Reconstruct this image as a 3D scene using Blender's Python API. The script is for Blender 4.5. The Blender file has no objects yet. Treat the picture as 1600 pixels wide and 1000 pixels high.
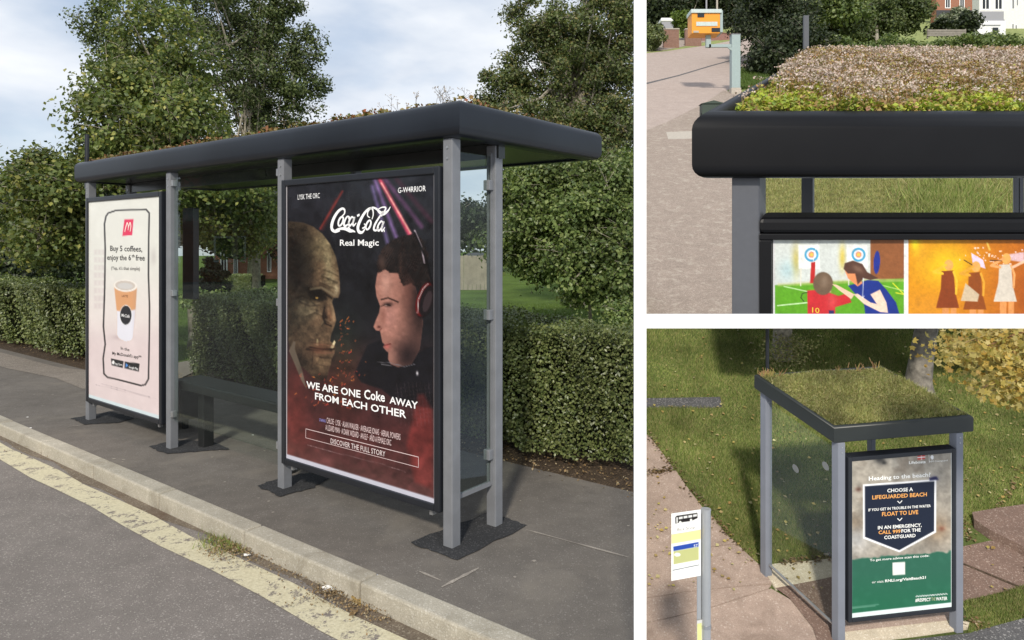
import bpy, bmesh, math, random
import numpy as np
from mathutils import Vector, Matrix
R = math.radians
rng = np.random.default_rng(7)
random.seed(7)
sc = bpy.context.scene
col = sc.collection

# ------------------------------------------------------------------ camera, world, sun, exposure
F = 1117.0
CAMZ = 1.67
cam = bpy.data.cameras.new("camera")
cam.sensor_width = 36.0
cam.lens = F / 1600 * 36
cam.shift_y = -120 / 1600
cam.clip_start = 0.05
cam.clip_end = 2000
camo = bpy.data.objects.new("camera", cam)
camo.location = (0, 0, CAMZ)
camo.rotation_euler = (R(90), 0, 0)
col.objects.link(camo)
sc.camera = camo
sc.render.resolution_x, sc.render.resolution_y = 1024, 640

SUNV = Vector((-0.13, -0.86, 0.64)).normalized()
sun = bpy.data.lights.new("sun", 'SUN')
sun.energy = 3.2
sun.angle = R(5)
sun.color = (1.0, 0.93, 0.82)
suno = bpy.data.objects.new("sun", sun)
suno.rotation_euler = SUNV.to_track_quat('Z', 'Y').to_euler()
col.objects.link(suno)

w = bpy.data.worlds.new("World")
sc.world = w
w.use_nodes = True
nt = w.node_tree
nt.nodes.clear()
wo = nt.nodes.new("ShaderNodeOutputWorld")
bg = nt.nodes.new("ShaderNodeBackground")
bg.inputs["Strength"].default_value = 0.135
sky = nt.nodes.new("ShaderNodeTexSky")
sky.sky_type = 'NISHITA'
sky.sun_disc = False
sky.sun_elevation = math.asin(SUNV.z)
sky.sun_rotation = math.atan2(SUNV.x, SUNV.y)
tc = nt.nodes.new("ShaderNodeTexCoord")
mp = nt.nodes.new("ShaderNodeMapping")
mp.inputs["Scale"].default_value = (1.1, 1.1, 2.9)
mp.inputs["Rotation"].default_value = (0.12, 0.25, 0.4)
nz = nt.nodes.new("ShaderNodeTexNoise")
nz.inputs["Scale"].default_value = 1.5
nz.inputs["Detail"].default_value = 7
nz.inputs["Roughness"].default_value = 0.52
nz.inputs["Distortion"].default_value = 0.3
rp = nt.nodes.new("ShaderNodeValToRGB")
rp.color_ramp.elements[0].position = 0.34
rp.color_ramp.elements[1].position = 0.54
rp.color_ramp.elements[0].color = (0.22, 0.22, 0.22, 1)
rp.color_ramp.elements[1].color = (1, 1, 1, 1)
nz2 = nt.nodes.new("ShaderNodeTexNoise")
nz2.inputs["Scale"].default_value = 3.4
nz2.inputs["Detail"].default_value = 5
rp2 = nt.nodes.new("ShaderNodeValToRGB")
rp2.color_ramp.elements[0].position = 0.34
rp2.color_ramp.elements[1].position = 0.66
rp2.color_ramp.elements[0].color = (3.9, 4.6, 5.7, 1)
rp2.color_ramp.elements[1].color = (7.2, 7.4, 7.7, 1)
mx = nt.nodes.new("ShaderNodeMix")
mx.data_type = 'RGBA'
nt.links.new(tc.outputs["Generated"], mp.inputs[0])
nt.links.new(mp.outputs[0], nz.inputs["Vector"])
nt.links.new(mp.outputs[0], nz2.inputs["Vector"])
nt.links.new(nz.outputs["Fac"], rp.inputs[0])
nt.links.new(nz2.outputs["Fac"], rp2.inputs[0])
nt.links.new(rp.outputs[0], mx.inputs["Factor"])
nt.links.new(sky.outputs[0], mx.inputs["A"])
nt.links.new(rp2.outputs[0], mx.inputs["B"])
nt.links.new(mx.outputs["Result"], bg.inputs["Color"])
nt.links.new(bg.outputs[0], wo.inputs[0])

sc.view_settings.view_transform = 'Standard'
sc.view_settings.look = 'None'
sc.view_settings.exposure = 0.05
sc.view_settings.gamma = 1
sc.view_settings.use_curve_mapping = False
sc.cycles.max_bounces = 8
sc.cycles.transparent_max_bounces = 24

# ------------------------------------------------------------------ materials
def lin(c):
    return tuple(((x / 255.0) / 12.92 if x / 255.0 <= 0.04045 else ((x / 255.0 + 0.055) / 1.055) ** 2.4) for x in c)

class NT:
    def __init__(s, name):
        s.m = bpy.data.materials.new(name)
        s.m.use_nodes = True
        s.t = s.m.node_tree
        s.b = s.t.nodes["Principled BSDF"]
        s.out = s.t.nodes["Material Output"]
    def n(s, typ, **kw):
        x = s.t.nodes.new(typ)
        for k, v in kw.items():
            if k in x.inputs: x.inputs[k].default_value = v
            else: setattr(x, k, v)
        return x
    def l(s, a, b): s.t.links.new(a, b)
    def ramp(s, fac, stops):
        r = s.n("ShaderNodeValToRGB")
        e = r.color_ramp.elements
        while len(e) < len(stops): e.new(0.5)
        for i, (p, c) in enumerate(stops):
            e[i].position = p
            e[i].color = (c[0], c[1], c[2], 1) if hasattr(c, '__len__') else (c, c, c, 1)
        s.l(fac, r.inputs[0])
        return r.outputs[0]
    def noise(s, scale, detail=4, rough=.55, vec=None, dist=0):
        x = s.n("ShaderNodeTexNoise")
        x.inputs["Scale"].default_value = scale
        x.inputs["Detail"].default_value = detail
        x.inputs["Roughness"].default_value = rough
        x.inputs["Distortion"].default_value = dist
        s.l(vec if vec else s.coord(), x.inputs["Vector"])
        return x.outputs["Fac"]
    def coord(s):
        if not hasattr(s, '_c'):
            s._c = s.n("ShaderNodeNewGeometry").outputs["Position"]
        return s._c
    def mix(s, fac, a, b, mode='MIX'):
        x = s.n("ShaderNodeMix", data_type='RGBA', blend_type=mode)
        for v, k in ((fac, "Factor"), (a, "A"), (b, "B")):
            if hasattr(v, 'is_output') or isinstance(v, bpy.types.NodeSocket): s.l(v, x.inputs[k])
            elif k == "Factor": x.inputs[k].default_value = v
            else: x.inputs[k].default_value = (v[0], v[1], v[2], 1)
        return x.outputs["Result"]
    def bump(s, h, strength=.3, dist=.01):
        b = s.n("ShaderNodeBump")
        b.inputs["Strength"].default_value = strength
        b.inputs["Distance"].default_value = dist
        s.l(h, b.inputs["Height"])
        s.l(b.outputs[0], s.b.inputs["Normal"])

def simple(name, c, rough=.5, metal=0, spec=.5, var=.12, vscale=8, coat=0, bump=0, bscale=60):
    m = NT(name)
    f = m.noise(vscale, 5)
    a = tuple(x * (1 - var) for x in c); b = tuple(min(1, x * (1 + var)) for x in c)
    m.l(m.ramp(f, [(.3, a), (.7, b)]), m.b.inputs["Base Color"])
    m.b.inputs["Roughness"].default_value = rough
    m.b.inputs["Metallic"].default_value = metal
    m.b.inputs["Specular IOR Level"].default_value = spec
    m.b.inputs["Coat Weight"].default_value = coat
    if bump: m.bump(m.noise(bscale, 4), bump, .004)
    return m.m

def speckled(name, c1, c2, light, scale=1.0, big=(.85, 1.12), bumpd=.006, rough=.9, lightamt=.66, stain=None):
    """asphalt and concrete: stones in binder, broad wear"""
    m = NT(name)
    n1 = m.noise(140 * scale, 3, .7)
    base = m.ramp(n1, [(.33, c1), (.62, c2)])
    v = m.n("ShaderNodeTexVoronoi"); v.inputs["Scale"].default_value = 120 * scale
    m.l(m.coord(), v.inputs["Vector"])
    sepc = m.n("ShaderNodeSeparateColor"); m.l(v.outputs["Color"], sepc.inputs[0])
    msk = m.ramp(sepc.outputs[0], [(lightamt + .2, 0), (min(.99, lightamt + .26), .75)])
    base = m.mix(msk, base, light)
    n2 = m.noise(1.1, 6, .6)
    base = m.mix(1.0, base, m.ramp(n2, [(.3, big[0]), (.7, big[1])]), 'MULTIPLY')
    n3 = m.noise(7, 5, .6)
    base = m.mix(1.0, base, m.ramp(n3, [(.3, .88), (.7, 1.08)]), 'MULTIPLY')
    if stain:
        n4 = m.noise(2.3, 7, .65, dist=.5)
        base = m.mix(m.ramp(n4, [(.52, 0), (.70, .7)]), base, stain)
    m.l(base, m.b.inputs["Base Color"])
    m.b.inputs["Roughness"].default_value = rough
    m.b.inputs["Specular IOR Level"].default_value = .25
    m.bump(m.noise(110 * scale, 4, .7), .7, bumpd)
    return m.m

def leafmat(name, cols, trans=.28, rough=.5, spec=.35, big=1.2):
    m = NT(name)
    g = m.n("ShaderNodeNewGeometry")
    k = len(cols)
    c = m.ramp(g.outputs["Random Per Island"], [(i / max(1, k - 1), cc) for i, cc in enumerate(cols)])
    n = m.noise(big, 3)
    c = m.mix(1.0, c, m.ramp(n, [(.3, .64), (.7, 1.34)]), 'MULTIPLY')
    m.l(c, m.b.inputs["Base Color"])
    m.b.inputs["Roughness"].default_value = rough
    m.b.inputs["Specular IOR Level"].default_value = spec
    tr = m.n("ShaderNodeBsdfTranslucent")
    m.l(m.mix(1.0, c, (1.2, 1.3, .6), 'MULTIPLY'), tr.inputs[0])
    ms = m.n("ShaderNodeMixShader"); ms.inputs[0].default_value = trans
    m.l(m.b.outputs[0], ms.inputs[1]); m.l(tr.outputs[0], ms.inputs[2])
    m.l(ms.outputs[0], m.out.inputs[0])
    return m.m

def glassmat(name, tint=(.80, .86, .83), dirt=.03, spec=.12):
    m = NT(name)
    t = m.n("ShaderNodeBsdfTransparent"); t.inputs[0].default_value = (*tint, 1)
    g = m.n("ShaderNodeBsdfGlossy"); g.inputs["Roughness"].default_value = .01
    g.inputs[0].default_value = (.9, .95, 1, 1)
    fr = m.n("ShaderNodeFresnel")
    gb = m.n("ShaderNodeNewGeometry"); mr = m.n("ShaderNodeMapRange"); mr.inputs["To Min"].default_value = 1.45; mr.inputs["To Max"].default_value = 1 / 1.45
    m.l(gb.outputs["Backfacing"], mr.inputs["Value"]); m.l(mr.outputs[0], fr.inputs[0])
    hf = m.n("ShaderNodeMath", operation='MULTIPLY'); m.l(fr.outputs[0], hf.inputs[0]); hf.inputs[1].default_value = .55
    ms = m.n("ShaderNodeMixShader"); m.l(hf.outputs[0], ms.inputs[0]); m.l(t.outputs[0], ms.inputs[1]); m.l(g.outputs[0], ms.inputs[2])
    d = m.n("ShaderNodeBsdfDiffuse"); d.inputs[0].default_value = (.5, .5, .47, 1)
    m2 = m.n("ShaderNodeMixShader")
    m.l(m.ramp(m.noise(3.5, 6, .65), [(.35, 0), (.85, dirt)]), m2.inputs[0])
    m.l(ms.outputs[0], m2.inputs[1]); m.l(d.outputs[0], m2.inputs[2])
    m.l(m2.outputs[0], m.out.inputs[0])
    return m.m

def printmat(name, rough=.22, spec=.35):
    m = NT(name)
    a = m.n("ShaderNodeAttribute"); a.attribute_name = "ink"
    m.l(a.outputs["Color"], m.b.inputs["Base Color"])
    m.b.inputs["Roughness"].default_value = rough
    m.b.inputs["Specular IOR Level"].default_value = spec
    m.bump(m.noise(3.2, 3), .25, .03)
    return m.m

M = {}
M['post'] = simple("grey_powder_coat", lin((120, 122, 126)), .48, 0, .4, .10, 9, bump=.05)
M['black'] = simple("black_powder_coat", (.014, .016, .021), .34, 0, .5, .2, 3)
M['canopy'] = simple("anthracite_fascia", (.012, .015, .021), .33, 0, .35, .3, 1.3, bump=.02, bscale=12)
M['canopy_t'] = simple("satin_black_fascia", (.005, .005, .006), .4, 0, .22, .15, 1.3)
M['soffit'] = simple("dark_soffit", (.025, .028, .026), .25)
M['bench'] = simple("bench_black", (.014, .015, .015), .5, var=.25, vscale=20)
M['glass'] = glassmat("shelter_glass", (.90, .94, .92), .003)
M['glass_clear'] = glassmat("clear_glass", (.95, .97, .96), .004)
M['clamp'] = simple("steel_clamp", (.42, .43, .44), .35, .7)
M['white'] = simple("matt_white_paint", (.93, .93, .93), .9, spec=.1, var=.01)
M['road'] = speckled("road_asphalt", lin((114, 108, 103)), lin((136, 129, 123)), lin((172, 166, 158)), 1.3, (.9, 1.1), lightamt=.70)
M['pavement'] = speckled("pavement_asphalt", lin((98, 93, 87)), lin((118, 112, 105)), lin((142, 136, 128)), 1.3, (.84, 1.14), stain=lin((128, 121, 111)), lightamt=.72)
M['path_light'] = speckled("worn_pavement", lin((112, 103, 95)), lin((142, 133, 122)), lin((175, 168, 158)), 1.2, (.9, 1.1))
M['patch'] = speckled("fresh_tarmac", (.022, .022, .024), (.060, .060, .062), (.11, .11, .11), 1.1, (.8, 1.2), .02)
M['kerb'] = speckled("kerb_concrete", lin((160, 153, 138)), lin((186, 179, 163)), lin((200, 195, 182)), 1.2, (.84, 1.1), stain=lin((128, 120, 104)))
M['soil'] = speckled("leaf_soil", (.035, .024, .016), (.10, .07, .045), (.2, .14, .09), .6, (.8, 1.2), .03)
def yellowline():
    m = NT("worn_yellow_paint")
    a = m.noise(48, 8, .78)
    b = m.noise(9.0, 5, .6)
    s = m.n("ShaderNodeMath", operation='ADD'); m.l(a, s.inputs[0]); m.l(b, s.inputs[1])
    h = m.n("ShaderNodeMath", operation='MULTIPLY'); m.l(s.outputs[0], h.inputs[0]); h.inputs[1].default_value = .5
    msk = m.ramp(h.outputs[0], [(.438, 0), (.462, 1)])
    pa = m.ramp(m.noise(60, 4), [(.3, lin((188, 179, 148))), (.7, lin((212, 204, 174)))])
    ro = m.ramp(m.noise(120, 3, .7), [(.33, lin((96, 90, 86))), (.62, lin((150, 140, 128)))])
    m.l(m.mix(msk, ro, pa), m.b.inputs["Base Color"])
    m.b.inputs["Roughness"].default_value = .85
    m.bump(m.noise(110, 4, .7), .6, .005)
    return m.m
M['yellow'] = yellowline()
M['bark'] = simple("bark", (.30, .27, .21), .9, var=.45, vscale=14, bump=.8, bscale=25)
M['bark_grey'] = simple("grey_bark", (.20, .18, .15), .9, var=.5, vscale=10, bump=.9, bscale=18)
M['twig'] = simple("twig", (.10, .08, .06), .9)
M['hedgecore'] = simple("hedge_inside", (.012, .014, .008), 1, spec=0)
M['leafA'] = leafmat("large_leaf_green", [(0.058, 0.091, 0.025), (0.117, 0.158, 0.041), (0.184, 0.222, 0.065), (0.087, 0.129, 0.038), (0.368, 0.351, 0.091)], .3, .45)
M['leafB'] = leafmat("small_leaf_green", [(0.049, 0.073, 0.028), (0.087, 0.120, 0.038), (0.149, 0.175, 0.062)], .25)
M['leafR'] = leafmat("right_tree_leaf", [(0.046, 0.071, 0.023), (0.085, 0.120, 0.037), (0.129, 0.155, 0.048), (0.109, 0.138, 0.048), (0.219, 0.184, 0.063)], .25)
M['leafBush'] = leafmat("bush_leaf", [(0.079, 0.121, 0.035), (0.135, 0.186, 0.056), (0.227, 0.270, 0.088)], .28, .4, .4)
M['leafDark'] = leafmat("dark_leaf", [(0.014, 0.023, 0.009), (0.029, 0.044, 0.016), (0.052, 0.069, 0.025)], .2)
M['leafHedge'] = leafmat("hedge_leaf", [(0.066, 0.092, 0.031), (0.122, 0.157, 0.047), (0.210, 0.240, 0.086), (0.105, 0.120, 0.043)], .2, .38, .5)
M['leafLime'] = leafmat("lime_leaf", [(.09, .15, .02), (.16, .22, .04), (.10, .14, .03)], .3)
M['leafGrey'] = leafmat("silvery_leaf", [(.16, .20, .12), (.3, .32, .22), (.1, .13, .06)], .2)
M['gold'] = leafmat("golden_leaf", [(0.272, 0.162, 0.030), (0.468, 0.323, 0.085), (0.357, 0.289, 0.076), (0.527, 0.425, 0.187), (0.255, 0.221, 0.043)], .35, .5)
M['grassL'] = leafmat("lawn_blade", [(.07, .12, .02), (.10, .16, .03), (.14, .19, .05)], .3)
M['grassB'] = leafmat("park_grass_blade", [(0.146, 0.201, 0.051), (0.218, 0.285, 0.076), (0.344, 0.372, 0.127), (0.399, 0.326, 0.169)], .25, .55, .2)
M['sedum'] = leafmat("sedum_red", [(.24, .06, .03), (.26, .17, .06), (.15, .17, .05), (.30, .22, .09), (.11, .14, .04), (.26, .09, .05), (.20, .20, .06)], .15)
M['sedum_green'] = leafmat("sedum_green", [(0.253, 0.345, 0.037), (0.391, 0.437, 0.054), (0.173, 0.253, 0.054), (0.517, 0.483, 0.091), (0.322, 0.161, 0.110)], .2)
M['sedum_tan'] = leafmat("sedum_stems", [(.30, .32, .08), (.36, .20, .09), (.42, .28, .14), (.26, .13, .06), (.38, .36, .10), (.34, .18, .10)], .15, big=3)
M['sedum_pink'] = leafmat("sedum_heads", [(0.541, 0.430, 0.389), (0.640, 0.541, 0.491), (0.426, 0.286, 0.234), (0.590, 0.525, 0.436), (0.492, 0.366, 0.312)], .15, big=3)
M['roofgrass'] = leafmat("roof_grass", [(0.198, 0.239, 0.066), (0.330, 0.330, 0.116), (0.446, 0.413, 0.182), (0.264, 0.215, 0.099), (0.165, 0.231, 0.066)], .2, big=2.5)
M['dead'] = leafmat("dead_leaf", [(.20, .12, .05), (.34, .24, .12), (.12, .07, .03), (.45, .38, .24)], .1)
M['fallen'] = leafmat("fallen_yellow_leaf", [(.50, .42, .12), (.35, .22, .07), (.55, .50, .26)], .1)
def lawn(name, cs, sc_=1.0):
    m = NT(name)
    c = m.ramp(m.noise(45 * sc_, 6, .75), [(.3, cs[0]), (.5, cs[1]), (.72, cs[2])])
    c = m.mix(1.0, c, m.ramp(m.noise(.8, 5, .6), [(.3, .72), (.7, 1.2)]), 'MULTIPLY')
    m.l(c, m.b.inputs["Base Color"]); m.b.inputs["Roughness"].default_value = 1
    m.b.inputs["Specular IOR Level"].default_value = .1
    m.bump(m.noise(60 * sc_, 5, .8), 1, .03)
    return m.m
M['lawnL'] = lawn("lawn", [(.05, .09, .015), (.10, .16, .03), (.16, .20, .06)])
M['lawnB'] = lawn("park_lawn", [(.08, .11, .03), (.13, .17, .05), (.19, .21, .08)])
M['lawnT'] = lawn("verge_lawn", [(.16, .20, .06), (.26, .30, .11), (.38, .38, .20)], .25)

# ------------------------------------------------------------------ mesh helpers
I4 = Matrix.Identity(4)
class MB:
    def __init__(s, lin3=None):
        s.v = []; s.f = []; s.L = lin3
    def add(s, vs, fs):
        o = len(s.v); s.v += [tuple(x) for x in vs]; s.f += [tuple(i + o for i in f) for f in fs]; return s
    def box(s, x0, x1, y0, y1, z0, z1):
        return s.add([(x0, y0, z0), (x1, y0, z0), (x1, y1, z0), (x0, y1, z0), (x0, y0, z1), (x1, y0, z1), (x1, y1, z1), (x0, y1, z1)],
                     [(0, 3, 2, 1), (4, 5, 6, 7), (0, 1, 5, 4), (1, 2, 6, 5), (2, 3, 7, 6), (3, 0, 4, 7)])
    def prism(s, pts, z0, z1):
        n = len(pts)
        vs = [(p[0], p[1], z0 + (p[2] if len(p) > 2 else 0)) for p in pts] + [(p[0], p[1], z1 + (p[2] if len(p) > 2 else 0)) for p in pts]
        return s.add(vs, [tuple(range(n - 1, -1, -1)), tuple(range(n, 2 * n))] + [(i, (i + 1) % n, n + (i + 1) % n, n + i) for i in range(n)])
    def tube(s, path, r0, r1=None, n=8, cap=True):
        r1 = r0 if r1 is None else r1
        path = [Vector(p) for p in path]; m = len(path); o = len(s.v); prev = None
        for i, p in enumerate(path):
            d = (path[min(i + 1, m - 1)] - path[max(i - 1, 0)]).normalized()
            a = d.cross(Vector((0, 0, 1))) if abs(d.z) < .95 else d.cross(Vector((1, 0, 0)))
            if prev is not None:
                a = prev - d * prev.dot(d)
            a.normalize(); prev = a; b = d.cross(a)
            r = r0 + (r1 - r0) * i / max(1, m - 1)
            for k in range(n):
                t = 2 * math.pi * k / n
                s.v.append(tuple(p + a * math.cos(t) * r + b * math.sin(t) * r))
        for i in range(m - 1):
            for k in range(n):
                s.f.append((o + i * n + k, o + i * n + (k + 1) % n, o + (i + 1) * n + (k + 1) % n, o + (i + 1) * n + k))
        if cap:
            s.f.append(tuple(o + k for k in range(n - 1, -1, -1))); s.f.append(tuple(o + (m - 1) * n + k for k in range(n)))
        return s
    def mesh(s, name):
        me = bpy.data.meshes.new(name)
        vs = s.v
        if s.L is not None: vs = [tuple(s.L @ Vector(p)) for p in vs]
        me.from_pydata(vs, [], s.f); me.update(); return me
    def build(s, name, mat, parent=None, bevel=0, smooth=False, kind=None, loc=None):
        me = s.mesh(name); me.materials.append(M[mat] if isinstance(mat, str) else mat)
        o = bpy.data.objects.new(name, me); col.objects.link(o)
        if parent: o.parent = parent
        if loc is not None: o.location = loc
        if bevel:
            b = o.modifiers.new("bevel", 'BEVEL'); b.width = bevel; b.segments = 2; b.limit_method = 'ANGLE'
        if smooth:
            me.polygons.foreach_set("use_smooth", [True] * len(me.polygons))
        if kind: o["kind"] = kind
        return o

def tag(o, label=None, cat=None, group=None, kind=None):
    if label: o["label"] = label
    if cat: o["category"] = cat
    if group: o["group"] = group
    if kind: o["kind"] = kind
    return o
def thing(name, label, cat, loc=(0, 0, 0), group=None):
    o = bpy.data.objects.new(name, None); col.objects.link(o); o.location = loc
    o.empty_display_size = .2
    return tag(o, label, cat, group)
def child(o, parent):
    o.parent = parent; return o

def npmesh(name, V, Fc, mat, parent=None, kind='stuff', nside=None):
    """V (n,3) float, Fc (m,k) int"""
    me = bpy.data.meshes.new(name)
    V = np.ascontiguousarray(V, dtype=np.float32); Fc = np.ascontiguousarray(Fc, dtype=np.int32)
    if parent is not None: V = V - np.array(parent.location, dtype=np.float32)
    me.vertices.add(len(V)); me.vertices.foreach_set("co", V.ravel())
    k = Fc.shape[1]
    me.loops.add(Fc.size); me.loops.foreach_set("vertex_index", Fc.ravel())
    me.polygons.add(len(Fc)); me.polygons.foreach_set("loop_start", np.arange(0, Fc.size, k, dtype=np.int32))
    me.polygons.foreach_set("loop_total", np.full(len(Fc), k, dtype=np.int32))
    me.update(calc_edges=True)
    me.materials.append(M[mat] if isinstance(mat, str) else mat)
    o = bpy.data.objects.new(name, me); col.objects.link(o)
    if parent is not None: o.parent = parent
    if kind: o["kind"] = kind
    return o

def rnd_unit(n):
    a = rng.normal(size=(n, 3)); return a / np.linalg.norm(a, axis=1, keepdims=True)
def leaves(name, P, size, mat, parent=None, normal=None, jitter=.7, wide=.62, fold=.12, kind='stuff', shape='leaf'):
    n = len(P); size = np.broadcast_to(np.asarray(size, float), (n,))[:, None]
    N = rnd_unit(n)
    if normal is not None: N = N * jitter + np.asarray(normal) * 1.0
    N /= np.linalg.norm(N, axis=1, keepdims=True)
    T = np.cross(N, rnd_unit(n)); T /= np.linalg.norm(T, axis=1, keepdims=True)
    B = np.cross(N, T)
    if shape == 'leaf':
        offs = [(-.5, 0, 0), (0, wide / 2, fold), (.5, 0, 0), (0, -wide / 2, fold)]
        V = np.stack([P + size * (a * T + b * B + c * N) for a, b, c in offs], 1).reshape(-1, 3)
        i = np.arange(n)[:, None] * 4
        Fc = np.concatenate([i + [[0, 1, 2]], i + [[0, 2, 3]]], 0) if n else np.zeros((0, 3), int)
    else:
        k = 10
        ang = np.arange(k) * 2 * math.pi / k
        rad = np.where(np.arange(k) % 2 == 0, .52, .34); rad[5] = .2
        V = [P]
        for a, r in zip(ang, rad):
            V.append(P + size * (math.cos(a) * r * T + math.sin(a) * r * B + (.16 if r > .4 else -.03) * N))
        V = np.stack(V, 1).reshape(-1, 3)
        i = np.arange(n)[:, None] * (k + 1)
        Fc = np.concatenate([i + [[0, 1 + j, 1 + (j + 1) % k]] for j in range(k)], 0)
    return npmesh(name, V, Fc, mat, parent, kind)
def blades(name, P, h, wd, mat, parent=None, lean=.5, kind='stuff'):
    n = len(P); h = np.broadcast_to(np.asarray(h, float), (n,))[:, None]
    a = rng.uniform(0, 2 * math.pi, n); D = np.stack([np.cos(a), np.sin(a), 0 * a], 1)
    b = rng.uniform(0, 2 * math.pi, n); E = np.stack([np.cos(b), np.sin(b), 0 * b], 1) * rng.uniform(0, lean, n)[:, None]
    up = np.array([0, 0, 1.0])
    V = np.stack([P - D * wd / 2, P + D * wd / 2, P + (up + E) * h], 1).reshape(-1, 3)
    Fc = np.arange(3 * n).reshape(-1, 3)
    return npmesh(name, V, Fc, mat, parent, kind)

def clip_poly(pts, a, b, c):
    """keep a*x+b*y<=c"""
    out = []
    for i in range(len(pts)):
        p, q = pts[i], pts[(i + 1) % len(pts)]
        dp = a * p[0] + b * p[1] - c; dq = a * q[0] + b * q[1] - c
        if dp <= 0: out.append(p)
        if (dp < 0 < dq) or (dq < 0 < dp):
            t = dp / (dp - dq); out.append(tuple(p[i_] + (q[i_] - p[i_]) * t for i_ in range(len(p))))
    return out
# the left street is cut at an image pixel column, a vertical plane through the camera, X = KX*Y
KX = (1000.5 - 800) / F
def clipL(pts): return clip_poly(pts, 1, -KX, 0)
def inL(P, m=.0): return P[:, 0] < (KX * P[:, 1] - m)

# ------------------------------------------------------------------ frame of the street on the left
AN = math.atan2(-.612, .791)
U = Vector((math.cos(AN), math.sin(AN), 0)); V_ = Vector((-math.sin(AN), math.cos(AN), 0))
P3 = Vector((-.332, 3.944, 0))
ML = Matrix.Rotation(AN, 3, 'Z')
def W(s, v, z=0):
    return P3 + U * s + V_ * v + Vector((0, 0, z))
def WN(s, v, z):
    return np.stack([P3.x + U.x * s + V_.x * v, P3.y + U.y * s + V_.y * v, np.zeros_like(s) + z], 1)
def g(x, y, z=0):
    Y = F * (CAMZ - z) / (y - 380); return ((x - 800) / F * Y, Y)
def at(x, y, Y):
    return Vector(((x - 800) / F * Y, Y, CAMZ - (y - 380) / F * Y))

def sheet(name, pts, z, mat, kind='structure', parent=None, thick=None):
    m = MB()
    if thick: m.prism(pts, z - thick, z)
    else: m.add([(p[0], p[1], z) for p in pts], [tuple(range(len(pts)))])
    o = m.build(name, mat, parent)
    if kind: o["kind"] = kind
    return o
def svpoly(l): return [tuple(W(s, v))[:2] for s, v in l]

# --- ground of the street
sheet("road", clipL(svpoly([(-60, -30), (12, -30), (12, -.59), (-60, -.59)])), -.1, 'road')
pave = clipL(svpoly([(-60, -.48), (12, -.48), (12, 1.30), (-.4, 1.38), (-5.8, 1.45), (-7.0, 1.10), (-20, 1.05), (-60, 1.0)]))
sheet("pavement", pave, 0, 'pavement')
sheet("worn_path", clipL(svpoly([(-60, .42), (-8.5, .50), (-7.2, .62), (-6.2, .55), (-5.6, .9), (-6.0, 1.6), (-7.4, 3.2), (-6.9, 1.25), (-8.0, .95), (-20, .9), (-60, .9)])), .004, 'path_light')
sheet("soil_border", clipL(svpoly([(-60, .98), (-20, 1.03), (-7.0, 1.08), (-5.8, 1.42), (-.4, 1.34), (12, 1.26), (12, 2.2), (-60, 2.2)])), -.012, 'soil')
sheet("lawn", clipL(svpoly([(-90, 1.9), (14, 1.9), (14, 60), (-20, 110), (-90, 110)])), -.03, 'lawnL')
yl = []
for i in range(0, 41):
    s = -16 + i * .5; yl.append((s, -.682 + .012 * math.sin(i * 2.1)))
for i in range(40, -1, -1):
    s = -16 + i * .5; yl.append((s, -.862 + .014 * math.sin(i * 1.7)))
sheet("yellow_line", clipL(svpoly(yl)), -.096, 'yellow')
# dusty gutter strip
M['gutter'] = speckled("gutter_dirt", lin((98, 86, 74)), lin((132, 120, 104)), lin((160, 150, 132)), 1.0, (.8, 1.15), .01, stain=lin((92, 72, 56)))
gp = []
for i in range(0, 61):
    gp.append((-16 + i * .33, -.585))
for i in range(60, -1, -1):
    gp.append((-16 + i * .33, -.66 + .03 * math.sin(i * 1.9) + .02 * math.sin(i * .73)))
sheet("gutter_dirt", clipL(svpoly(gp)), -.098, 'gutter')

kerb = bpy.data.objects.new("kerb", None); col.objects.link(kerb); kerb.location = W(-2, -.53); kerb["kind"] = "structure"
sj = -.067 + 1.01
k = 0
while sj > -22:
    s1 = sj - .003 - random.random() * .003; s0 = sj - 1.01 + .004
    pts = clipL(svpoly([(s0, -.598), (s1, -.598), (s1, -.472), (s0, -.472)]))
    if len(pts) > 2:
        dz = random.uniform(-.003, .003)
        m = MB(); m.prism([(p[0] - kerb.location.x, p[1] - kerb.location.y) for p in pts], -.22, .008 + dz)
        m.build("kerb_stone", 'kerb', kerb, bevel=.012)
    sj -= 1.01
# faint white survey marks and tarmac patches round the posts
def blob(cx, cy, pts, jit=.012):
    out = []
    n = len(pts)
    for i in range(n):
        a, b = pts[i], pts[(i + 1) % n]
        for t in np.linspace(0, 1, 9)[:-1]:
            out.append((cx + .86 * (a[0] + (b[0] - a[0]) * t) + random.uniform(-jit, jit), cy + .86 * (a[1] + (b[1] - a[1]) * t) + random.uniform(-jit, jit)))
    return out
for (ps, pv, pts) in ((0, .17, [(-.24, -.34), (.17, -.34), (.20, .36), (-.17, .38)]),
                      (-1.545, 0, [(-.20, -.13), (.17, -.15), (.20, .12), (.12, .34), (-.12, .36), (-.22, .14)]),
                      (-3.085, 0, [(-.20, -.13), (.16, -.14), (.35, .12), (.5, .30), (.1, .34), (-.22, .14)]),
                      (-4.626, 0, [(-.20, -.13), (.20, -.14), (.42, .10), (.35, .30), (-.2, .3)])):
    sheet("tarmac_patch", svpoly(blob(ps, pv, pts)), .006, 'patch')
M['scuff'] = speckled("pale_scuff", lin((140, 133, 124)), lin((160, 152, 142)), lin((180, 172, 160)), 1.2)
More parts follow.
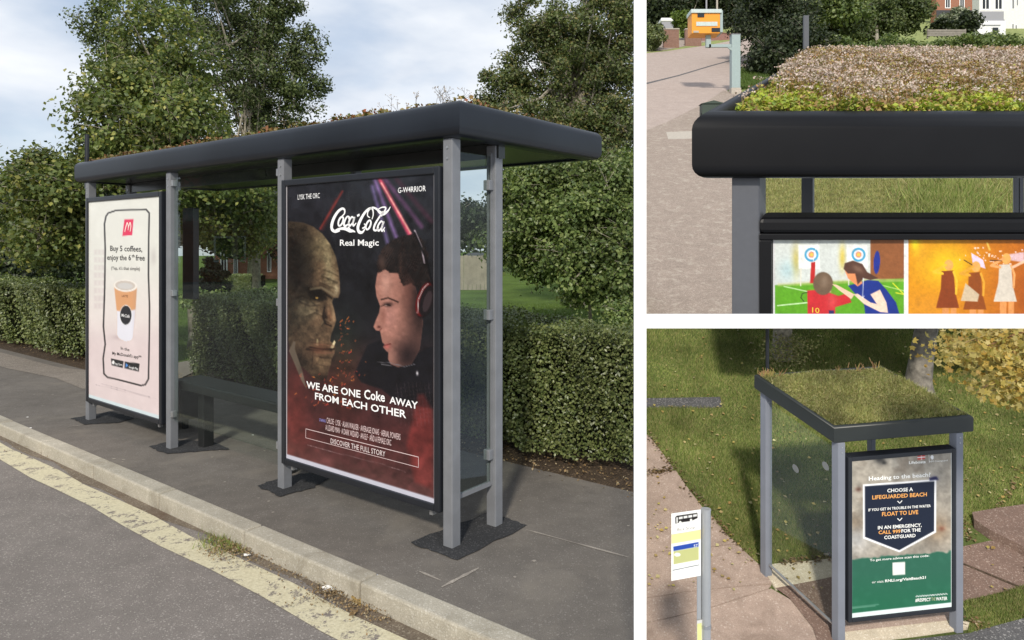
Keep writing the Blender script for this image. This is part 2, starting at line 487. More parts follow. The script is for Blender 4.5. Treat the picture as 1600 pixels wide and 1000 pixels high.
def strip(name, p, q, wd, z, mat):
    p = Vector(p).to_2d() if len(p) > 2 else Vector(p); q = Vector(q).to_2d() if len(q) > 2 else Vector(q)
    d = (q - p).normalized(); n = Vector((-d.y, d.x))
    L_ = []; R_ = []
    for i in range(9):
        c = p.lerp(q, i / 8); ww = wd * (.25 + random.random() * .75) * (.3 if i in (0, 8) else 1)
        L_.append(tuple(c + n * ww / 2)); R_.append(tuple(c - n * ww / 2))
    return sheet(name, L_ + R_[::-1], z, mat)
strip("chalk_mark", g(690, 918), g(748, 888), .03, .003, 'scuff')
strip("chalk_mark", g(655, 893), g(690, 908), .02, .003, 'scuff')
strip("worn_mark", g(822, 828), g(985, 872), .02, .003, 'scuff')
strip("worn_mark", g(100, 668), g(222, 652), .025, .003, 'scuff')

# ------------------------------------------------------------------ bus shelter builder
def rings_canopy(s0, s1, v0, v1, z0, z1, k=1.0, rad=1.0):
    """profile rings, mitred corners; returns MB of the fascia"""
    rt, rb = .046 * k * rad, .052 * k * rad
    prof = [(.085 * k, z1 - .05 * k), (.070 * k, z1 - .006 * k), (.064 * k, z1)]
    prof += [(rt * (1 - math.sin(a)), z1 - rt * (1 - math.cos(a))) for a in [math.pi / 2 * q / 6 for q in range(7)]]
    prof += [(rb * (1 - math.cos(a)), z0 + rb * (1 - math.sin(a))) for a in [math.pi / 2 * q / 6 for q in range(7)]]
    prof += [(.075 * k, z0), (.10 * k, z0), (.10 * k, z0 + .02 * k)]
    return prof
def canopy(root, lin3, s0, s1, v0, v1, z0, z1, mat, k=1.0, rad=1.0):
    prof = rings_canopy(s0, s1, v0, v1, z0, z1, k, rad)
    m = MB(lin3)
    o = []
    for ins, z in prof:
        i_ = ins
        m.v += [(s0 + i_, v0 + i_, z), (s1 - i_, v0 + i_, z), (s1 - i_, v1 - i_, z), (s0 + i_, v1 - i_, z)]
    for r in range(len(prof) - 1):
        for j in range(4):
            a = r * 4 + j; b = r * 4 + (j + 1) % 4
            m.f.append((a, a + 4, b + 4, b))
    ob = m.build("fascia", mat, root)
    for p in ob.data.polygons: p.use_smooth = True
    ob.data.set_sharp_from_angle(angle=R(50))
    i_ = .085 * k
    MB(lin3).box(s0 + i_, s1 - i_, v0 + i_, v1 - i_, z1 - .06 * k, z1 - .045 * k).build("roof_tray", 'soil', root)
    MB(lin3).box(s0 + .102 * k, s1 - .102 * k, v0 + .102 * k, v1 - .102 * k, z0 + .012 * k, z0 + .024 * k).build("soffit", 'soffit', root)
    return ob
def post(root, lin3, s, v, w_, z0, z1, name="post", mat='post'):
    o = MB(lin3).box(s - w_ / 2, s + w_ / 2, v - w_ / 2, v + w_ / 2, z0, z1).build(name, mat, root, bevel=w_ * .08)
    if z1 - z0 > 1.5:
        m = MB(lin3)
        for zz in (z1 - .05, z1 - .11): m.tube([(s, v - w_ / 2 - .005, zz), (s, v - w_ / 2 + .002, zz)], .008, n=8)
        m.build("fixing", 'clamp', o, kind='stuff')
    return o
def case(root, lin3, s0, s1, v, z0, z1, fr=.036, dep=.09, top=None, kk=1.0, back=True):
    """poster case: frame of four rails, back panel; front at v-dep/2"""
    top = top or fr
    m = MB(lin3)
    f0, f1 = v - dep / 2, v + dep / 2
    m.box(s0, s0 + fr, f0, f1, z0, z1); m.box(s1 - fr, s1, f0, f1, z0, z1)
    m.box(s0 + fr, s1 - fr, f0, f1, z0, z0 + fr); m.box(s0 + fr, s1 - fr, f0, f1, z1 - top, z1)
    fo = m.build("poster_frame", 'black', root, bevel=.006 * kk)
    MB(lin3).box(s0 + fr, s1 - fr, v - dep * .15, v + dep * .42, z0 + fr, z1 - top).build("back_panel", 'black', root)
    return fo

class Print:
    """a flat poster: a colour grid plus lettering, laid out on the plane v = const of a shelter"""
    def __init__(s, root, lin3, s0, s1, z0, z1, v, nx, nz, tophoto, fromphoto):
        s.root, s.L = root, lin3
        s.s0, s.s1, s.z0, s.z1, s.v = s0, s1, z0, z1, v
        s.nx, s.ny = nx, nz
        a, b = np.meshgrid(np.linspace(s0, s1, nx), np.linspace(z1, z0, nz))
        s.S, s.Z = a.ravel(), b.ravel()
        s.X, s.Y = tophoto(s.S, s.Z)
        s.fp = fromphoto
        s.C = np.ones((len(s.S), 3)) * .5
        s.txt = {}
    def over(s, mask, c):
        c = np.asarray(c, float)
        mask = np.clip(mask, 0, 1)[:, None]
        s.C = s.C * (1 - mask) + c * mask
    def add(s, mask, c): s.C = s.C + np.clip(mask, 0, None)[:, None] * np.asarray(c, float)
    def mul(s, mask, f): s.C = s.C * (1 - np.clip(mask, 0, 1)[:, None] * (1 - f))
    def poly(s, pts, soft=1.0):
        P = np.asarray(pts, float); n = len(P); x, y = s.X, s.Y
        d = np.full(len(x), 1e9); inside = np.zeros(len(x), bool)
        for i in range(n):
            a, b = P[i], P[(i + 1) % n]; e = b - a
            t = np.clip(((x - a[0]) * e[0] + (y - a[1]) * e[1]) / max(1e-9, (e @ e)), 0, 1)
            d = np.minimum(d, np.hypot(x - a[0] - t * e[0], y - a[1] - t * e[1]))
            if abs(b[1] - a[1]) > 1e-9:
                c = ((a[1] > y) != (b[1] > y)) & (x < (b[0] - a[0]) * (y - a[1]) / (b[1] - a[1]) + a[0])
                inside ^= c
        sd = np.where(inside, d, -d)
        return np.clip(sd / soft + .5, 0, 1)
    def line(s, pts, wd, soft=.7):
        P = np.asarray(pts, float); x, y = s.X, s.Y; d = np.full(len(x), 1e9)
        for i in range(len(P) - 1):
            a, b = P[i], P[i + 1]; e = b - a
            t = np.clip(((x - a[0]) * e[0] + (y - a[1]) * e[1]) / max(1e-9, (e @ e)), 0, 1)
            d = np.minimum(d, np.hypot(x - a[0] - t * e[0], y - a[1] - t * e[1]))
        return np.clip((wd / 2 - d) / soft + .5, 0, 1)
    def ell(s, cx, cy, rx, ry, ang=0, soft=.15):
        dx, dy = s.X - cx, s.Y - cy; c, q = math.cos(ang), math.sin(ang)
        r = np.hypot((dx * c + dy * q) / rx, (-dx * q + dy * c) / ry)
        return np.clip((1 - r) / soft + .5, 0, 1)
    def gs(s, cx, cy, rx, ry, ang=0):
        dx, dy = s.X - cx, s.Y - cy; c, q = math.cos(ang), math.sin(ang)
        return np.exp(-(((dx * c + dy * q) / rx) ** 2 + ((-dx * q + dy * c) / ry) ** 2))
    def nz(s, f, seed=0):
        r = np.random.default_rng(seed); o = np.zeros(len(s.X))
        for i in range(14):
            a = r.uniform(0, 6.28); k = f * r.uniform(.5, 2.2)
            o += np.sin((s.X * math.cos(a) + s.Y * math.sin(a)) * k + r.uniform(0, 6.28) + 1.3 * np.sin(s.Y * k * .37 + i))
        return o / 7
    def fb(s, scale, seed=0, octs=4):
        """smooth fractal noise about 0, feature size in photo px"""
        r_ = np.random.default_rng(seed); o = np.zeros(len(s.X)); amp = 1.0
        for i in range(octs):
            G = r_.normal(size=(128, 128)); x = s.X / scale * 2 ** i; y = s.Y / scale * 2 ** i
            xi = np.floor(x).astype(int); yi = np.floor(y).astype(int); fx = x - xi; fy = y - yi
            fx = fx * fx * (3 - 2 * fx); fy = fy * fy * (3 - 2 * fy)
            g_ = lambda a, b: G[a % 128, b % 128]
            o += amp * ((g_(xi, yi) * (1 - fx) + g_(xi + 1, yi) * fx) * (1 - fy) + (g_(xi, yi + 1) * (1 - fx) + g_(xi + 1, yi + 1) * fx) * fy); amp *= .6
        return o / 1.6
    def finish(s, mat, name="poster"):
        me = bpy.data.meshes.new(name)
        V = np.stack([s.S, np.full_like(s.S, s.v), s.Z], 1)
        Lm = np.array(s.L) if s.L is not None else np.eye(3)
        V = V @ Lm.T
        idx = np.arange(s.nx * s.ny).reshape(s.ny, s.nx)
        Fc = np.stack([idx[:-1, :-1], idx[1:, :-1], idx[1:, 1:], idx[:-1, 1:]], -1).reshape(-1, 4)
        me.vertices.add(len(V)); me.vertices.foreach_set("co", V.astype(np.float32).ravel())
        me.loops.add(Fc.size); me.loops.foreach_set("vertex_index", Fc.astype(np.int32).ravel())
        me.polygons.add(len(Fc)); me.polygons.foreach_set("loop_start", np.arange(0, Fc.size, 4, dtype=np.int32))
        me.polygons.foreach_set("loop_total", np.full(len(Fc), 4, dtype=np.int32))
        me.update(calc_edges=True)
        c = np.clip(s.C, 0, 1); c = np.where(c <= .04045, c / 12.92, ((c + .055) / 1.055) ** 2.4)
        ca = me.color_attributes.new("ink", 'FLOAT_COLOR', 'POINT')
        ca.data.foreach_set("color", np.concatenate([c, np.ones((len(c), 1))], 1).astype(np.float32).ravel())
        me.materials.append(mat)
        o = bpy.data.objects.new(name, me); col.objects.link(o); o.parent = s.root
        return o
    # lettering: baseline from photo point a to b, letter height hp (photo px), stretched to fit
    def text(s, st, a, b, hp, color, bold=0.0, fit=True, slant=0):
        cu = bpy.data.curves.new("t", 'FONT'); cu.body = st; cu.size = 1; cu.offset = bold; cu.resolution_u = 2; cu.shear = slant
        ob = bpy.data.objects.new("t", cu); me = bpy.data.meshes.new_from_object(ob)
        co = np.array([v.co[:] for v in me.vertices]) if len(me.vertices) else np.zeros((0, 3))
        if len(co) == 0: return
        sa, za = s.fp(*a); sb, zb = s.fp(*b)
        mid = ((a[0] + b[0]) / 2, (a[1] + b[1]) / 2)
        s_, z_ = s.fp(*mid); s2, z2 = s.fp(mid[0], mid[1] - hp)
        H = z2 - z_
        x0, x1 = co[:, 0].min(), co[:, 0].max()
        caps = .729  # cap height of the built-in font
        kx = (sb - sa) / max(1e-6, x1 - x0)
        vs = np.zeros_like(co)
        vs[:, 0] = sa + (co[:, 0] - x0) * kx
        vs[:, 2] = za + (zb - za) * (vs[:, 0] - sa) / max(1e-6, sb - sa) + co[:, 1] / caps * H
        vs[:, 1] = s.v - .0015
        polys = [tuple(p.vertices) for p in me.polygons]
        key = "ink_%d_%d_%d" % tuple(int(x) for x in color)
        if key not in M: M[key] = simple(key, lin(color), .35, var=.02)
        if hp < 9:
            MB(s.L).add(vs.tolist(), polys).build("lettering", key, s.root, kind='stuff')
        else:
            par = list(range(len(vs)))
            def fd(i):
                while par[i] != i: par[i] = par[par[i]]; i = par[i]
                return i
            for p in polys:
                for i in p[1:]: par[fd(i)] = fd(p[0])
            isl = {}
            for p in polys: isl.setdefault(fd(p[0]), []).append(p)
            for ps in isl.values():
                ids = sorted({i for p in ps for i in p}); mp_ = {v: k for k, v in enumerate(ids)}
                MB(s.L).add([vs[i].tolist() for i in ids], [tuple(mp_[i] for i in p) for p in ps]).build("letter", key, s.root)
        bpy.data.objects.remove(ob); bpy.data.curves.remove(cu); bpy.data.meshes.remove(me)
    def stroke(s, pts, wds, color, sub=6):
        P = [np.array(s.fp(*p)) for p in pts]; n = len(P)
        k = (s.fp(pts[0][0] + 1, pts[0][1])[0] - s.fp(*pts[0])[0])
        if not hasattr(wds, '__len__'): wds = [wds] * n
        if len(wds) < n: wds = list(np.interp(np.linspace(0, 1, n), np.linspace(0, 1, len(wds)), wds))
        Q = []; Wd = []
        for i in range(n - 1):
            p0, p1, p2, p3 = P[max(0, i - 1)], P[i], P[i + 1], P[min(n - 1, i + 2)]
            for j in range(sub):
                t = j / sub
                Q.append(.5 * (2 * p1 + (p2 - p0) * t + (2 * p0 - 5 * p1 + 4 * p2 - p3) * t * t + (3 * p1 - p0 - 3 * p2 + p3) * t ** 3))
                Wd.append((wds[i] * (1 - t) + wds[i + 1] * t) * k)
        Q.append(P[-1]); Wd.append(wds[-1] * k)
        m = s.txt.setdefault(tuple(color), MB(s.L)); vs = []
        for i, q in enumerate(Q):
            d = Q[min(i + 1, len(Q) - 1)] - Q[max(i - 1, 0)]; L_ = np.hypot(*d) or 1; nn = np.array([-d[1], d[0]]) / L_
            for sg in (1, -1):
                e = q + nn * sg * Wd[i] / 2; vs.append((e[0], s.v - .0018, e[1]))
        m.add(vs, [(2 * i, 2 * i + 2, 2 * i + 3, 2 * i + 1) for i in range(len(Q) - 1)])
    def flat(s, pts, color, dv=.0008):
        m = s.txt.setdefault(tuple(color), MB(s.L))
        vs = [(s.fp(*p)[0], s.v - dv, s.fp(*p)[1]) for p in pts]
        m.add(vs, [tuple(range(len(vs) - 1, -1, -1))])
    def letters(s):
        for c, m in s.txt.items():
            key = "ink_%d_%d_%d" % tuple(int(x) for x in c)
            if key not in M: M[key] = simple(key, lin(c), .35, var=.02)
            m.build("emblem_print", key, s.root, kind='stuff')

# ------------------------------------------------------------------ LEFT: large shelter
ZC0, ZC1 = 2.245, 2.44
SL = thing("bus_shelter", "large grey and anthracite bus shelter with two tall posters, nearest the yellow line", "bus shelter", tuple(P3))
S0, S1, VV0, VV1 = -4.79, .129, -.08, 1.395
canopy(SL, ML, S0, S1, VV0, VV1, ZC0, ZC1, 'canopy')
for s in (0, -1.545, -3.085, -4.626):
    post(SL, ML, s, 0, .07, .0, ZC0)
post(SL, ML, 0, .374, .07, .0, ZC0)
post(SL, ML, -1.545, .62, .06, .0, ZC0); post(SL, ML, -4.626, .374, .07, 0, ZC0); MB(ML).box(-4.63, -4.622, .045, .33, .27, 2.18).build("glass_pane", 'glass', SL)
# beams under the canopy
MB(ML).box(-4.7, .05, .35, .41, ZC0 - .075, ZC0 + .01).build("cross_beam", 'soffit', SL)
# drain spigot on the far end
MB(ML).tube([(-4.66, -.02, 2.42), (-4.66, -.02, 2.70)], .02, n=10).build("standpipe", 'black', SL)
MB(ML).box(-4.72, -4.66, -.02, .03, 2.19, 2.25).build("pipe_bracket", 'black', SL)
# glass
def pane(root, lin3, s0, s1, v, z0, z1, t=.008, name="glass_pane", mat='glass'):
    return MB(lin3).box(s0, s1, v - t / 2, v + t / 2, z0, z1).build(name, mat, root)
pane(SL, ML, -3.035, -1.595, -.005, .23, 2.20)
MB(ML).box(-.005, .003, .045, .33, .27, 2.18).build("glass_pane", 'glass', SL)
MB(ML).box(-.012, .008, .035, .335, .245, .27).build("glass_rail", 'post', SL)
MB(ML).box(-.015, .012, .330, .342, .25, 2.2).build("glass_channel", 'post', SL)
for s, sg in ((-3.043, 1), (-1.587, -1)):
    for z in (.26, 1.24, 2.13):
        MB(ML).box(s - .018, s + .018, -.03, .012, z, z + .05).build("glass_clamp", 'clamp', SL, bevel=.004)
for z in (.40, 1.22, 1.98):
    MB(ML).box(-.026, .02, .30, .345, z, z + .06).build("glass_clamp", 'post', SL, bevel=.004)
# left cases
zt, zb = 2.085, .225
VP = -.030
def Lphoto(S, Z, v):
    x = P3.x + U.x * S + V_.x * v; y = P3.y + U.y * S + V_.y * v
    return 800 + F * x / y, 380 - F * (Z - CAMZ) / y
def Lfrom(v):
    def f(x, y):
        kx = (x - 800) / F; bx = P3.x + V_.x * v; by = P3.y + V_.y * v
        s = (kx * by - bx) / (U.x - kx * U.y); Y = by + U.y * s
        return s, CAMZ - (y - 380) / F * Y
    return f
case(SL, ML, -1.505, -.042, -.012, .185, 2.095, .042, .09)
case(SL, ML, -4.60, -3.155, -.012, .185, 2.095, .042, .09)
for s in (-.13, -1.42, -3.25, -4.5):
    MB(ML).box(s - .012, s + .012, -.03, .0, .15, .185).build("case_lug", 'clamp', SL)

def draw_poster_right():
    v = -.012 - .045 + .012
    s0, s1, z0, z1 = -1.463, -.084, .227, 2.053
    fp = Lfrom(v)
    P = Print(SL, ML, s0, s1, z0, z1, v, 230, 330, lambda S, Z: Lphoto(S, Z, v), fp)
    A = lambda x, y: (440 + x * .26, 260 + y * .26)
    B = lambda x, y: (440 + x * .26, 530 + y * .26)
    P.C[:] = (.10, .105, .12)
    t = np.clip((P.Y - 270) / 480, 0, 1)
    P.over(np.clip((.30 - t) / .3, 0, 1) * .55, (.22, .23, .26))
    P.over(np.clip((t - .52) / .35, 0, 1) * .95, (.33, .17, .165))
    P.over(np.clip((t - .85) / .15, 0, 1) * .5, (.42, .28, .27))
    n = P.nz(.06, 3)
    P.add(n * .012, (1, 1, 1))
    P.add(P.gs(460, 620, 26, 90) * .16, (1, .25, .12)); P.add(P.gs(555, 600, 30, 60) * .06, (1, .3, .2))
    P.add(P.gs(535, 560, 26, 60) * .10, (.25, .8, .35)); P.over(P.gs(528, 600, 34, 60) * .35, (.30, .08, .05))
    # light beams top right
    for (x0, y0, x1, y1, wd, c, s_) in ((590, 75, 770, 410, 22, (.90, .34, .46), .95), (560, 80, 690, 430, 22, (.58, .46, .70), .75), (620, 75, 840, 360, 26, (.52, .34, .52), .6), (545, 120, 640, 470, 20, (.52, .46, .68), .7), (690, 75, 900, 330, 30, (.30, .16, .22), .5)):
        P.over(P.line([A(x0, y0), A(x1, y1)], wd * .26, 5) * s_, c)
    P.over(P.line([A(600, 100), A(775, 400)], 2.4, 2) * .9, (1, .72, .66))
    P.over(P.line([A(365, 150), A(232, 375)], 2.5, 3) * .7, (.75, .25, .2)); P.over(P.line([A(330, 200), A(245, 375)], 5, 5) * .4, (.45, .2, .2))
    # creature profile at left
    prof = [A(40, 330), A(130, 338), A(190, 362), A(245, 405), A(290, 465), A(325, 540), A(343, 620), A(350, 700), A(352, 760), A(340, 790), A(312, 790), A(303, 815), A(318, 870), A(328, 925), A(316, 965), B(296, -20), B(292, 10), B(322, 45), B(318, 85), B(300, 120), B(296, 150), B(282, 190), B(270, 245), B(215, 250), B(150, 190), B(60, 120), B(40, 0)]
    m = P.poly(prof, 1.6)
    P.over(m, (.38, .31, .23))
    tex = P.nz(.5, 11) * .04 + P.nz(1.2, 5) * .03
    P.add(m * tex, (1, .95, .75))
    def on(mask, c): P.over(mask * m, c)
    on(P.gs(*A(60, 560), 26, 70) * .95, (.10, .10, .09)); on(P.gs(*A(60, 900), 20, 40) * .8, (.14, .13, .10))
    on(P.gs(*A(285, 600), 9, 46, -.1) * .75, (.66, .62, .46)); on(P.gs(*A(235, 480), 22, 30, .6) * .5, (.55, .52, .38))
    on(P.gs(*A(210, 760), 17, 9, .25) * .95, (.07, .06, .05)); on(P.gs(*A(180, 800), 7, 4) * .8, (.32, .26, .16))
    on(P.line([A(150, 730), A(230, 745), A(300, 790)], 3.5, 2) * .8, (.08, .07, .05))
    on(P.gs(*A(290, 905), 7, 14) * .6, (.50, .36, .26)); on(P.gs(*A(262, 900), 4, 14) * .85, (.08, .06, .05))
    on(P.gs(*A(150, 860), 16, 16) * .6, (.62, .58, .44))
    on(P.line([B(150, 60), B(230, 70), B(300, 65)], 3.0, 2) * .9, (.08, .05, .04))
    on(P.gs(*B(110, 140), 22, 30) * .8, (.14, .11, .09)); on(P.gs(*B(240, 120), 12, 18) * .5, (.50, .42, .30))
    on(P.gs(*B(255, 240), 18, 10) * .8, (.10, .06, .05))
    P.over(P.poly([B(292, 50), B(318, 6), B(324, 18), B(308, 60)], 1), (.85, .80, .62))
    P.over(P.poly([B(205, 35), B(212, -2), B(220, 2), B(222, 38)], 1), (.74, .68, .5))
    for x0, y0, x1, y1, x2, y2 in ((230, 700, 270, 715, 330, 740), (240, 660, 290, 680, 335, 700), (250, 620, 300, 640, 338, 660), (120, 820, 170, 840, 230, 835), (150, 900, 200, 880, 240, 900), (240, 960, 262, 930, 300, 950)):
        on(P.line([A(x0, y0), A(x1, y1), A(x2, y2)], 1.6, 2) * .45, (.14, .12, .08)); on(P.line([A(x0, y0 - 12), A(x1, y1 - 12), A(x2, y2 - 12)], 1.6, 2) * .3, (.70, .66, .52))
    for x0, y0, x1, y1 in ((180, 20, 300, 30), (200, 100, 280, 110), (210, 150, 275, 165), (190, 60, 180, 180)):
        on(P.line([B(x0, y0), B(x1, y1)], 1.6, 2) * .5, (.14, .10, .08))
    on(P.gs(*A(100, 620), 16, 60) * .6, (.06, .06, .06)); on(P.gs(*A(330, 740), 4, 9) * .6, (.80, .76, .60)); on(P.gs(*A(315, 920), 2.5, 8) * .7, (.75, .60, .45)); on(P.gs(*B(260, 30), 12, 5) * .5, (.60, .50, .36)); on(P.gs(*B(250, 80), 12, 5) * .5, (.58, .48, .36))
    P.C *= (1 + m[:, None] * np.clip(P.fb(9, 31) * .22 + P.fb(3, 32) * .10, -.5, .5)[:, None])
    P.over(m * np.clip(P.fb(14, 33), 0, 1) * .15, (.26, .16, .11)); on(P.poly([A(160, 745), A(215, 735), A(262, 770), A(275, 800), A(225, 812), A(170, 800)], 4) * .8, (.07, .06, .05)); on(P.line([A(175, 738), A(240, 728), A(318, 775)], 3.4, 2.5) * .55, (.62, .57, .44)); on(P.ell(*A(212, 790), 2.2, 1.5), (.62, .50, .26)); on(P.line([A(258, 850), A(248, 900), A(262, 945), A(300, 960)], 2.2, 2) * .8, (.08, .06, .05)); on(P.gs(*A(312, 880), 3, 14) * .8, (.66, .56, .42)); on(P.line([B(170, 48), B(240, 60), B(315, 58)], 2.4, 1.6) * .9, (.06, .03, .03)); on(P.line([B(200, 30), B(260, 34), B(310, 40)], 2.2, 2) * .5, (.52, .36, .28)); on(P.line([B(205, 78), B(260, 84), B(312, 80)], 2.6, 2) * .5, (.54, .38, .30)); on(P.line([B(230, 110), B(270, 114), B(298, 112)], 2, 2) * .6, (.12, .09, .07)); on(P.gs(*B(270, 135), 6, 6) * .5, (.56, .46, .34)); on(P.line([A(120, 700), A(160, 760), A(150, 840)], 4, 5) * .4, (.12, .11, .09)); P.over(m * P.gs(*A(150, 600), 12, 60) * .5, (.10, .10, .09))
    P.over(m * P.gs(*B(230, 60), 16, 10) * .5, (.42, .24, .17)); P.over(m * P.line([A(60, 800), A(120, 780), A(170, 800), A(200, 830)], 2, 3) * .5, (.08, .07, .06))
    # blade at far left
    P.over(P.poly([B(44, 70), B(70, 12), B(84, 16), B(80, 60), B(125, 190), B(150, 300), B(120, 250), B(62, 110)], 1.4) * .9, (.42, .38, .32))
    # player profile at right
    jersey = [B(440, 200), B(520, 30), B(620, 0), B(760, 120), B(860, 60), B(912, 40), B(912, 420), B(700, 380), B(600, 300), B(480, 260)]
    P.over(P.poly(jersey, 3) * .9, (.075, .08, .10))
    P.over(P.poly([B(750, 640), B(820, 330), B(855, 330), B(905, 420), B(905, 900), B(800, 860)], 6) * .5, (.55, .20, .18))
    for i in range(9):
        P.over(P.line([B(690 + i * 24, 260), B(720 + i * 24, 520)], .7, .8) * .25, (.5, .4, .4)); P.over(P.line([B(680, 300 + i * 24), B(905, 270 + i * 24)], .6, .8) * .2, (.5, .4, .4))
    face = [A(590, 600), A(572, 660), A(563, 720), A(570, 780), A(592, 840), A(586, 880), A(566, 925), A(552, 965), A(566, 985), A(592, 990), B(604, 10), B(606, 20), B(618, 30), B(610, 48), B(628, 70), B(642, 80), B(640, 120), B(656, 150), B(700, 168), B(780, 150), B(830, 60), A(850, 940), A(800, 700), A(740, 600)]
    f = P.poly(face, 1.4)
    P.over(f, (.70, .50, .43))
    def onf(mask, c): P.over(mask * f, c)
    onf(P.gs(*A(830, 820), 22, 75) * .98, (.14, .10, .10)); onf(P.gs(*B(760, 100), 24, 28) * .9, (.12, .09, .10))
    onf(P.gs(*A(625, 700), 9, 22) * .5, (.85, .68, .60)); onf(P.gs(*A(650, 900), 12, 22) * .45, (.82, .60, .55))
    onf(P.gs(*A(640, 830), 7, 3.5) * .9, (.08, .05, .05)); onf(P.line([A(600, 800), A(640, 790), A(700, 815)], 2.2, 1.6) * .9, (.12, .08, .07))
    onf(P.gs(*A(628, 832), 1.6, 1.2), (.8, .75, .72)); onf(P.gs(*A(585, 965), 3, 2) * .8, (.25, .10, .10))
    onf(P.line([B(616, 38), B(655, 28)], 2, 1.2) * .8, (.30, .08, .08)); onf(P.gs(*B(634, 45), 5, 4) * .6, (.85, .42, .40))
    hair = [A(573, 625), A(576, 560), A(600, 500), A(650, 450), A(720, 420), A(790, 405), A(850, 440), A(880, 520), A(890, 700), A(850, 760), A(780, 700), A(730, 720), A(700, 640), A(650, 640), A(620, 620), A(590, 640)]
    ox_ = P.X.copy(); P.X = P.X + P.fb(3.2, 71) * 1.6; h = P.poly(hair, 1.6); P.X = ox_
    P.over(h, (.085, .07, .07)); P.add(h * np.clip(np.sin(P.X * 1.6 + P.Y * .9 + 2 * P.nz(.25, 21)), 0, 1) ** 3 * .09, (1, .85, .8)); P.over(P.gs(*A(605, 585), 6, 12) * .55 * h, (.42, .32, .27)); P.over(P.gs(*A(640, 500), 8, 8) * .35 * h, (.36, .28, .25)); P.over(h * np.clip(P.fb(2.4, 72), 0, 1) * .35, (.26, .19, .16)); P.over(h * P.gs(*A(715, 590), 3, 18) * .5, (.34, .24, .2))
    P.over(P.line([A(800, 385), A(840, 480), A(858, 580)], 2.2, 1.2), (.62, .58, .6)); P.over(P.line([A(800, 400), A(870, 560), A(905, 700)], 3.0, 1.2) * .9, (.05, .05, .06))
    P.over(P.ell(*A(858, 800), 12, 25, .35), (.30, .05, .06)); P.over(P.ell(*A(872, 812), 9, 20, .35), (.07, .05, .06)); P.over(P.line([A(812, 880), A(820, 790), A(870, 710)], 1.6, 1), (.85, .8, .78))
    P.over(P.line([A(835, 860), A(850, 790), A(890, 750)], 1.8, 1) * .8, (.7, .7, .7))
    P.over(P.line([B(575, 138), B(650, 142), B(740, 165), B(800, 150)], 1.2, .9) * .8, (.5, .5, .52)); P.over(P.line([B(600, 150), B(660, 158)], .9, .8) * .6, (.9, .9, .9))
    P.over(P.gs(*B(815, 205), 1.6, 3), (.95, .95, .95))
    P.C *= (1 + f[:, None] * (P.fb(6, 41) * .07)[:, None]); P.C *= (1 + (1 - np.clip(m + f, 0, 1))[:, None] * (P.fb(16, 42) * .16)[:, None])
    P.over(P.ell(*A(868, 800), 13, 30, .28), (.07, .05, .06)); P.over(P.ell(*A(858, 800), 11.5, 27, .28) * 1, (.42, .08, .08)); P.over(P.ell(*A(872, 806), 10.5, 25, .28), (.10, .08, .09)); P.over(P.ell(*A(876, 812), 6, 17, .28), (.22, .18, .19)); P.over(P.line([A(818, 880), A(822, 800), A(850, 735), A(880, 705)], 1.0, .8), (.86, .82, .80))
    onf(P.line([A(596, 842), A(625, 828), A(655, 838)], 1.2, 1) * .9, (.10, .06, .05)); onf(P.gs(*A(612, 900), 4, 12) * .4, (.50, .30, .25)); onf(P.line([A(590, 985), A(600, 975)], 1.4, 1) * .7, (.35, .16, .14)); onf(P.gs(*B(660, 110), 8, 10) * .35, (.80, .60, .52))
    onf(P.gs(*A(760, 760), 10, 30) * .4, (.45, .28, .24))
    # sparks
    r = random.Random(5)
    for i in range(130):
        x = r.gauss(345, 60) if r.random() < .55 else r.uniform(55, 420); y = r.uniform(-120, 420)
        if x < 330 and y < 200: continue
        L_ = r.uniform(4, 20); a = r.uniform(-1.3, .3)
        P.over(P.line([B(x, y), B(x + L_ * math.cos(a), y + L_ * math.sin(a))], r.uniform(.6, 1.2), .8) * r.uniform(.4, 1), (.95, r.uniform(.3, .6), .25))
    # small print and rule box
    P.over(P.line([B(157, 636), B(300, 676), B(450, 712), B(600, 750), B(745, 798)], .9, .9) * .55 * (np.sin(P.X * 3.1) > -.5), (.8, .7, .7))
    P.over(np.clip((.205 + .06 - P.Z) / .012, 0, 1) * 0, (1, 1, 1))
    edge = np.minimum(P.S - s0, s1 - P.S)
    P.over(np.clip((.010 - edge) / .004, 0, 1), (.80, .80, .80)); P.over(np.clip((.030 - (P.Z - z0)) / .006, 0, 1), (.86, .88, .92))
    P.C *= np.array([.88, .86, .88])
    P.finish(printmat("poster_print_dark", .2, .4))
    Wh = (245, 245, 245)
    P.text("LYSK THE ORC", A(98, 200), A(230, 190), 8.4, Wh, .0); P.text("G-W4RRIOR", A(700, 160), A(868, 148), 9.0, Wh, .005)
    P.text("Real Magic", A(352, 476), A(585, 476), 10.0, Wh, .012)
    P.text("WE ARE ONE", B(150, 292), B(475, 352), 11.5, Wh, .018); P.text("Coke", B(497, 356), B(622, 376), 15, Wh, .02); P.text("AWAY", B(650, 384), B(820, 420), 11.5, Wh, .018)
    P.text("FROM EACH OTHER", B(202, 360), B(750, 474), 11.5, Wh, .018)
    c2 = (225, 200, 200)
    P.text("STARRING", B(228, 492), B(266, 500), 4.5, (150, 150, 220), 0)
    P.text("CHLOE · LYSK · ALAN WALKER · AVERAGE JONAS · AERIAL POWERS", B(272, 503), B(715, 606), 9.5, c2, .0)
    P.text("A LIZARD MAN · A DARK WIZARD · AN ELF · AND A FEMALE ORC", B(265, 545), B(660, 640), 9.5, c2, .0)
    P.text("DISCOVER THE FULL STORY", B(296, 625), B(624, 706), 8.5, (230, 215, 215), .0)
    q = [B(147, 538), B(824, 708), B(824, 770), B(146, 592)]
    for i in range(4): P.stroke([q[i], q[(i + 1) % 4]], .55, c2)
    # the flowing script logo
    S_ = lambda pts, wd: P.stroke([A(*p) for p in pts], [x * .26 for x in wd], Wh)
